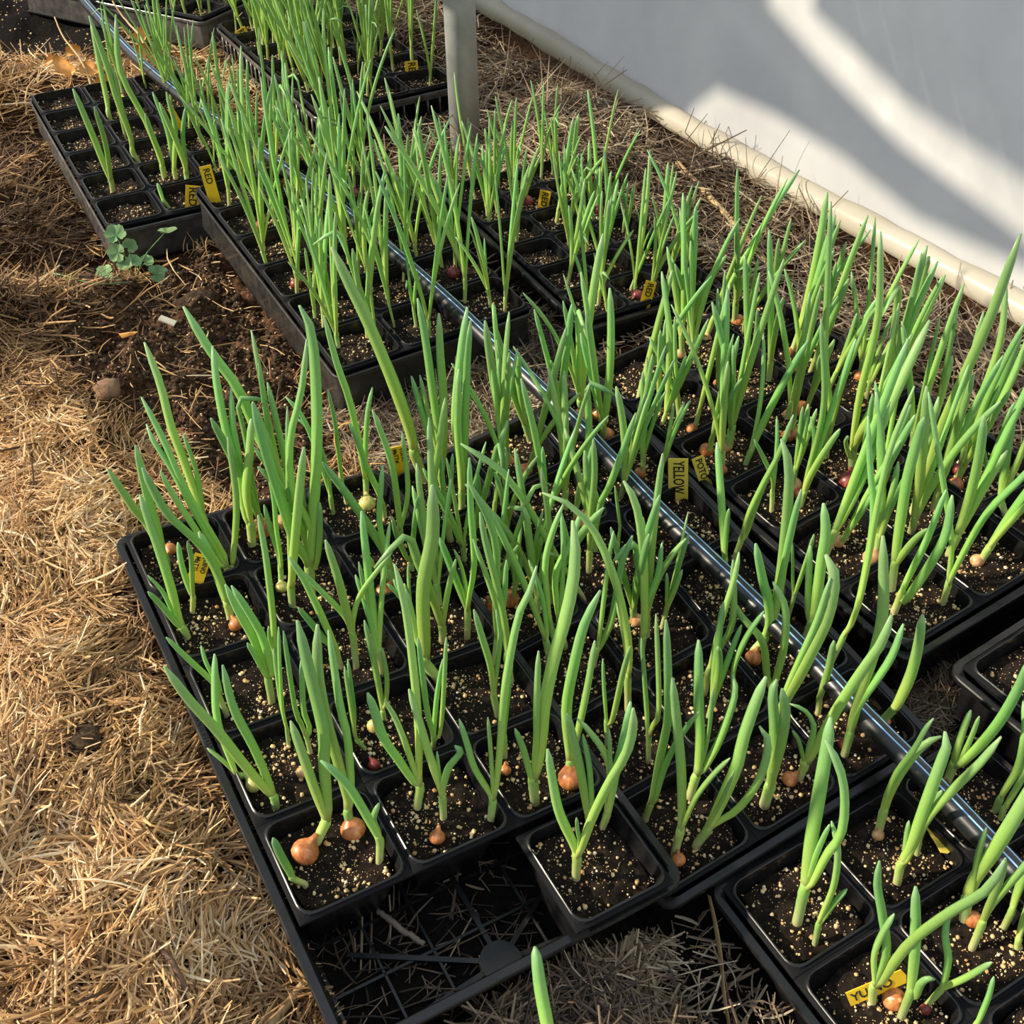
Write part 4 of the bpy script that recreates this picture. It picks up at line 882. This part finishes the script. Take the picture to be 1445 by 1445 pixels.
flat_label((.4810, -.0590, .0005), (.4730, -.0840, .001), .0105, .1, 'small yellow label lying flat beside the hose in the front-right tray', 'RED')
flat_label((.3240, -.1320, -.003), (.3620, -.1425, .010), .013, -1.1, 'yellow label lying flat behind a bare orange bulb at the bottom right', 'YUINO', 'label')
flat_label((.3104, 1.7245, .0475), (.3200, 1.6928, .041), .012, .2, 'small yellow label lying at the back of the back-left tray', '')
# raised lettering moulded into the rim of the front-left tray
ra = T['A']; me = text_mesh('MADE IN U.S.A.', .0062, .0003); me.materials.clear(); me.materials.append(M['plastic']); me.name = 'embossed_lettering'
root = [o for o in C.objects if o.name.startswith('nursery_tray') and o.get('label') == TRAYTXT['A']][0]
o = link('embossed_lettering', me, None, root)
o.matrix_local = Matrix.Translation((-ra.W / 2 - .0055, .035, DEPTH - .0073)) @ Matrix.Rotation(-PI / 2, 4, 'Z')

# ------------------------------------------------------------------ weed, dry leaves, twigs and scraps
def g(x, y, dz=0.): return np.array((x, y, float(terrain(x, y)) + dz))
wb = g(.176, 1.212, .002)
we = empty('green_weed', Matrix.Translation(wb.tolist()), 'small green weed with lobed scalloped leaves in front of the back left tray', 'weed')
def scallop(c, nrm, head, size):
    nrm = np.array(nrm, float); nrm /= np.linalg.norm(nrm); h = np.array(head, float); h -= nrm * (h @ nrm); h /= np.linalg.norm(h); s = np.cross(nrm, h)
    n = 72; a = np.linspace(-PI * .92, PI * .92, n); rad = size * (.72 + .12 * np.cos(a) + .17 * np.abs(np.cos(a * 3.1)) ** .6 + .07 * np.abs(np.sin(a * 10)) - .35 * np.exp(-((np.abs(a) - PI) / .4) ** 2))
    rings = []; V = []; F = []
    for f in (0.0, .35, .7, 1.0):
        z = size * (.16 * f * f + .05 * np.sin(a * 5) * f)
        V.append(c + (rad * f * np.cos(a))[:, None] * h + (rad * f * np.sin(a))[:, None] * s + z[:, None] * nrm)
    th = -nrm * .0005
    V = np.concatenate(V); m = len(V)
    for i in range(3):
        for j in range(n - 1): F.append((i * n + j, i * n + j + 1, (i + 1) * n + j + 1, (i + 1) * n + j))
    F += [tuple(x + m for x in reversed(f)) for f in F]
    V = np.concatenate([V, V + th]); t_ = np.tile(np.repeat([0, .35, .7, 1.], n), 2)
    return V, F, t_
WL = [((-.004, .018, .068), (-.1, -.6, .8), (-.2, .3, 1), .0165), ((-.010, .006, .048), (-.3, -.7, .6), (-1, .2, .4), .015), ((.008, .012, .050), (.2, -.7, .6), (1, .3, .5), .012), ((-.006, -.002, .036), (-.2, -.5, .8), (-.5, -1, .1), .0125), ((.006, .000, .034), (.3, -.5, .8), (1, -.4, 0), .012),
      ((-.034, -.002, .026), (-.3, -.4, .85), (-1, .1, .2), .0165), ((-.026, -.022, .012), (-.1, -.4, .9), (-1, -.4, .1), .019), ((.024, .004, .026), (.1, -.5, .85), (1, .2, .3), .011), ((.030, -.016, .012), (.2, -.4, .9), (1, -.1, .1), .0185), ((.062, .010, .058), (.05, .2, 1), (1, .2, .25), .0165)]
for c, n_, h_, sz in WL:
    c = np.array(c) * 1.05
    V, F, tt = tube(spline([(0, 0, -.004), (c[0] * .35, c[1] * .4, c[2] * .55), c - np.array(h_) / np.linalg.norm(h_) * sz * .1], 8), np.linspace(.0011, .0007, 8), 6)
    link('stem', mesh_from('stem', V, F, True, [M['weed']], {'t': tt * .2}), None, we)
    V, F, tt = scallop(c, n_, h_, sz); link('leaf', mesh_from('leaf', V, F, True, [M['weed']], {'t': tt}), None, we)
pts = [wb + (.01, -.006, .006), g(.15, 1.155, .016), g(.11, 1.15, .022), g(.075, 1.19, .028), g(.06, 1.25, .03)]
V, F, tt = tube(spline(pts, 24), .0012, 6); link('runner', mesh_from('runner', V - wb, F, True, [M['weed']], {'t': tt}), None, we)

DL = [(.262, 1.86, .030, 'largest orange dried leaf, left behind the back left tray', .022), (.302, 1.845, .028, 'orange dried leaf standing up behind the back left tray', .021), (.318, 1.81, .016, 'curled brown dried leaf touching the back left tray', .024),
      (.284, 1.925, .05, 'small orange dried leaf hanging on a brown stalk', .015), (.25, 1.945, .03, 'small tan dried leaf far left behind the back left tray', .012), (.434, 1.99, .055, 'pale dried leaf against the grey tray side', .018), (.418, 1.94, .030, 'pale tan dried leaf lying below the grey tray', .02)]
for x, y, dz, lb, sz in DL:
    sz *= 1.25; dz += .012
    c = g(x, y, dz * .7); n = 14; a = np.linspace(-PI, PI, n * 2, endpoint=False); ax_ = random.uniform(0, 2 * PI)
    h = np.array((math.cos(ax_), math.sin(ax_), random.uniform(-.2, .6))); nr = np.array((random.uniform(-.5, .1), -.7, random.uniform(.2, .8))); nr /= np.linalg.norm(nr); h -= nr * (h @ nr); h /= np.linalg.norm(h); s = np.cross(nr, h)
    rad = sz * (.8 + .25 * np.cos(a) + .12 * np.cos(3 * a + x * 50)); V = [c]; 
    for f in (.5, 1.): V += list(c + (rad * f * np.cos(a))[:, None] * h + (.62 * rad * f * np.sin(a))[:, None] * s + (sz * (.35 * (f * np.sin(a)) ** 2 + .12 * f * np.sin(2 * a)))[:, None] * nr)
    V = np.array(V); m = 2 * n; F = [(0, 1 + j, 1 + (j + 1) % m) for j in range(m)] + [(1 + j, 1 + m + j, 1 + m + (j + 1) % m, 1 + (j + 1) % m) for j in range(m)]
    F2 = [tuple(i + len(V) for i in reversed(f)) for f in F]; F2 += [(1 + m + j, 1 + m + (j + 1) % m, 1 + m + (j + 1) % m + len(V), 1 + m + j + len(V)) for j in range(m)]
    me = mesh_from('dried_leaf', np.concatenate([V, V - nr * .0006]), F + F2, True, [M['dry_leaf']])
    tag(link('dried_leaf', me), lb, 'leaf', 'dried leaves at the back')
def stick(name, pts, r, mt, lb, cat, k=8):
    P = spline(pts, 22); V, F, tt = tube(P, np.interp(np.linspace(0, 1, 22), [0, .5, 1], r), k)
    V = V + np.repeat((RNG.random((22, 1)) - .5) * r[1] * .4, k, 0)
    return tag(link(name, mesh_from(name, V, F, True, [M[mt]], {'t': tt})), lb, cat)
stick('twig', [g(-.094, .13, .014), g(-.088, .112, .02), g(-.086, .09, .016), g(-.083, .06, .015), g(-.075, .03, .014)], (.002, .0024, .003), 'twig', 'brown crooked twig lying on golden straw at the bottom left', 'twig')
stick('dry_stalk', [g(-.062, .03, .012), g(-.045, .052, .016), g(-.012, .072, .012)], (.003, .0034, .003), 'twig_pale', 'thick pinkish straw stalk beside the front left corner of the front tray', 'stalk')
stick('dry_stalk', [np.array(T['A'].w(.068, .10, -DEPTH + .006)), np.array(T['A'].w(.075, .083, -DEPTH + .007)), np.array(T['A'].w(.088, .06, -DEPTH + .004))], (.0022, .0025, .0022), 'twig_grey', 'grey stalk lying in the open front of the front-left tray', 'stalk')
stick('dry_stalk', [g(.90, .62, .018), g(.93, .75, .02), g(.962, .93, .02)], (.0035, .0045, .004), 'twig_pale', 'long thick tan stalk slanting across weathered straw by the film', 'stalk')
stick('dry_stalk', [g(.286, 1.80, .01), g(.290, 1.86, .035), g(.28, 1.93, .07), g(.283, 1.99, .10)], (.0026, .002, .0012), 'twig_pale', 'thin brown stalk bearing orange dried leaves at the back left', 'stalk')
stick('dry_stalk', [g(.425, 1.93, .01), g(.43, 1.97, .05), g(.418, 2.03, .09), g(.41, 2.06, .11)], (.003, .0022, .0014), 'twig_pale', 'upright brown stalk in front of the grey tray side', 'stalk')
stick('dry_stalk', [g(.735, 1.22, .006), g(.745, 1.235, .06), g(.72, 1.25, .10)], (.0018, .0014, .001), 'twig_pale', 'thin dry grass stalk in front of the metal post', 'stalk')
stick('dry_stalk', [g(.70, 1.95, .02), g(.78, 1.75, .05), g(.86, 1.5, .03)], (.003, .0034, .003), 'twig_grey', 'long grey stalk leaning on straw left of the post', 'stalk')
def blade(pts, w, lb, name='dried_grass', mt='twig_pale'):
    P = spline(pts, 20); V, F, tt = tube(P, np.interp(np.linspace(0, 1, 20), [0, .3, .8, 1], [w * .6, w, w * .7, w * .2]), 8, True, .16, (1, .2, .3))
    return tag(link(name, mesh_from(name, V, F, True, [M[mt]], {'t': tt})), lb, 'dead leaf')
blade([g(.302, -.004, .035), g(.298, -.02, .022), g(.285, -.045, .012), g(.268, -.07, .012), g(.25, -.105, .008)], .0048, 'long bleached dead blade hanging between the front trays')
blade([g(.272, -.022, .008), g(.285, -.04, .012), g(.272, -.075, .006)], .004, 'short bleached dead blade under the front-right tray corner')
blade([g(.225, -.06, .008), g(.25, -.085, .014), g(.262, -.12, .008)], .0034, 'curved pale dead blade on dark soil at the bottom')
blade([g(.115, 1.02, .014), g(.108, .985, .012), g(.125, .95, .008)], .0045, 'curled tan dead leaf on the bare soil', 'dried_grass', 'dry_leaf')
blade([g(.262, .655, .006), g(.272, .672, .026), g(.292, .668, .026), g(.30, .648, .006)], .0042, 'arched brown dead leaf in front of the middle-left tray', 'dried_grass', 'dry_leaf')
def lump(name, c, r, mt, lb, cat, sc=(1, 1, .7), sub=3):
    bm = bmesh.new(); bmesh.ops.create_icosphere(bm, subdivisions=sub, radius=1)
    V = np.array([v.co[:] for v in bm.verts]); F = [tuple(v.index for v in f.verts) for f in bm.faces]; bm.free()
    n = 1 + .35 * (vnoise(V[:, 0] + V[:, 2] * .7, V[:, 1] - V[:, 2] * .6, .5, int(c[0] * 100) % 40) - .5) + .3 * (vnoise(V[:, 0] - V[:, 2], V[:, 1] + V[:, 2], .2, 5) - .5)
    return tag(link(name, mesh_from(name, V * n[:, None] * r * np.array(sc) + np.array(c), F, True, [M[mt]])), lb, cat)
lump('soil_clod', g(.058, .858, .008), .017, 'clod', 'dry tan soil clod at the left edge of the bare patch', 'clod')
lump('soil_clod', g(-.093, .325, .010), .015, 'soil_brown', 'dark soil clod on golden straw at mid left', 'clod')
lump('soil_clod', g(-.105, .30, .008), .010, 'soil_brown', 'smaller dark soil clod beside a larger one on straw', 'clod')
lump('soil_clod', g(.235, 1.09, .006), .026, 'soil_brown', 'brown earth lump below the weed and back left tray', 'clod', (1.3, 1, .8))
mb = MB(); c = g(.171, .993, .014); mb.box(c, (.011, .005, .0012), np.array(Matrix.Rotation(-.7, 3, 'Z') @ Matrix.Rotation(.35, 3, 'Y')))
o = link('wood_chip', mb.mesh('wood_chip', [M['chip']], False)); tag(o, 'flat whitish chip lying on the bare soil patch', 'chip')

# ------------------------------------------------------------------ light and camera
sun = bpy.data.lights.new('sun', 'SUN'); sun.energy = 5.2; sun.angle = math.radians(2.2); sun.color = (1, .88, .69)
so = bpy.data.objects.new('sun', sun); C.objects.link(so)
SD = Vector((-.80, .42, .52)).normalized()
so.rotation_euler = SD.to_track_quat('Z', 'Y').to_euler(); so.location = SD * 5
W_ = bpy.data.worlds.new('sky'); bpy.context.scene.world = W_; W_.use_nodes = True; nt = W_.node_tree
bg = nt.nodes['Background']; tc = nt.nodes.new('ShaderNodeTexCoord'); sp = nt.nodes.new('ShaderNodeSeparateXYZ'); nt.links.new(tc.outputs['Generated'], sp.inputs[0])
r = ramp(nt, [(0, (.30, .29, .27)), (.5, (.55, .56, .57)), (.62, (.80, .84, .90)), (1, (.62, .72, .90))])
mr = nd(nt, 'ShaderNodeMapRange'); mr.inputs['From Min'].default_value = -1; nt.links.new(sp.outputs['Z'], mr.inputs['Value']); nt.links.new(mr.outputs[0], r.inputs[0])
nt.links.new(r.outputs[0], bg.inputs['Color']); bg.inputs['Strength'].default_value = .85
cam = bpy.data.cameras.new('camera'); co = bpy.data.objects.new('camera', cam); C.objects.link(co)
cam.sensor_fit = 'HORIZONTAL'; cam.sensor_width = 36; cam.lens = FPX / 1445 * 36; cam.clip_start = .01
co.matrix_world = Matrix(((_r[0], _u[0], -_f[0], CAM[0]), (_r[1], _u[1], -_f[1], CAM[1]), (_r[2], _u[2], -_f[2], CAM[2]), (0, 0, 0, 1)))
sc = bpy.context.scene; sc.camera = co
sc.view_settings.view_transform = 'Standard'; sc.view_settings.look = 'None'; sc.view_settings.gamma = 1; sc.view_settings.use_curve_mapping = False
sc.view_settings.exposure = 0.42
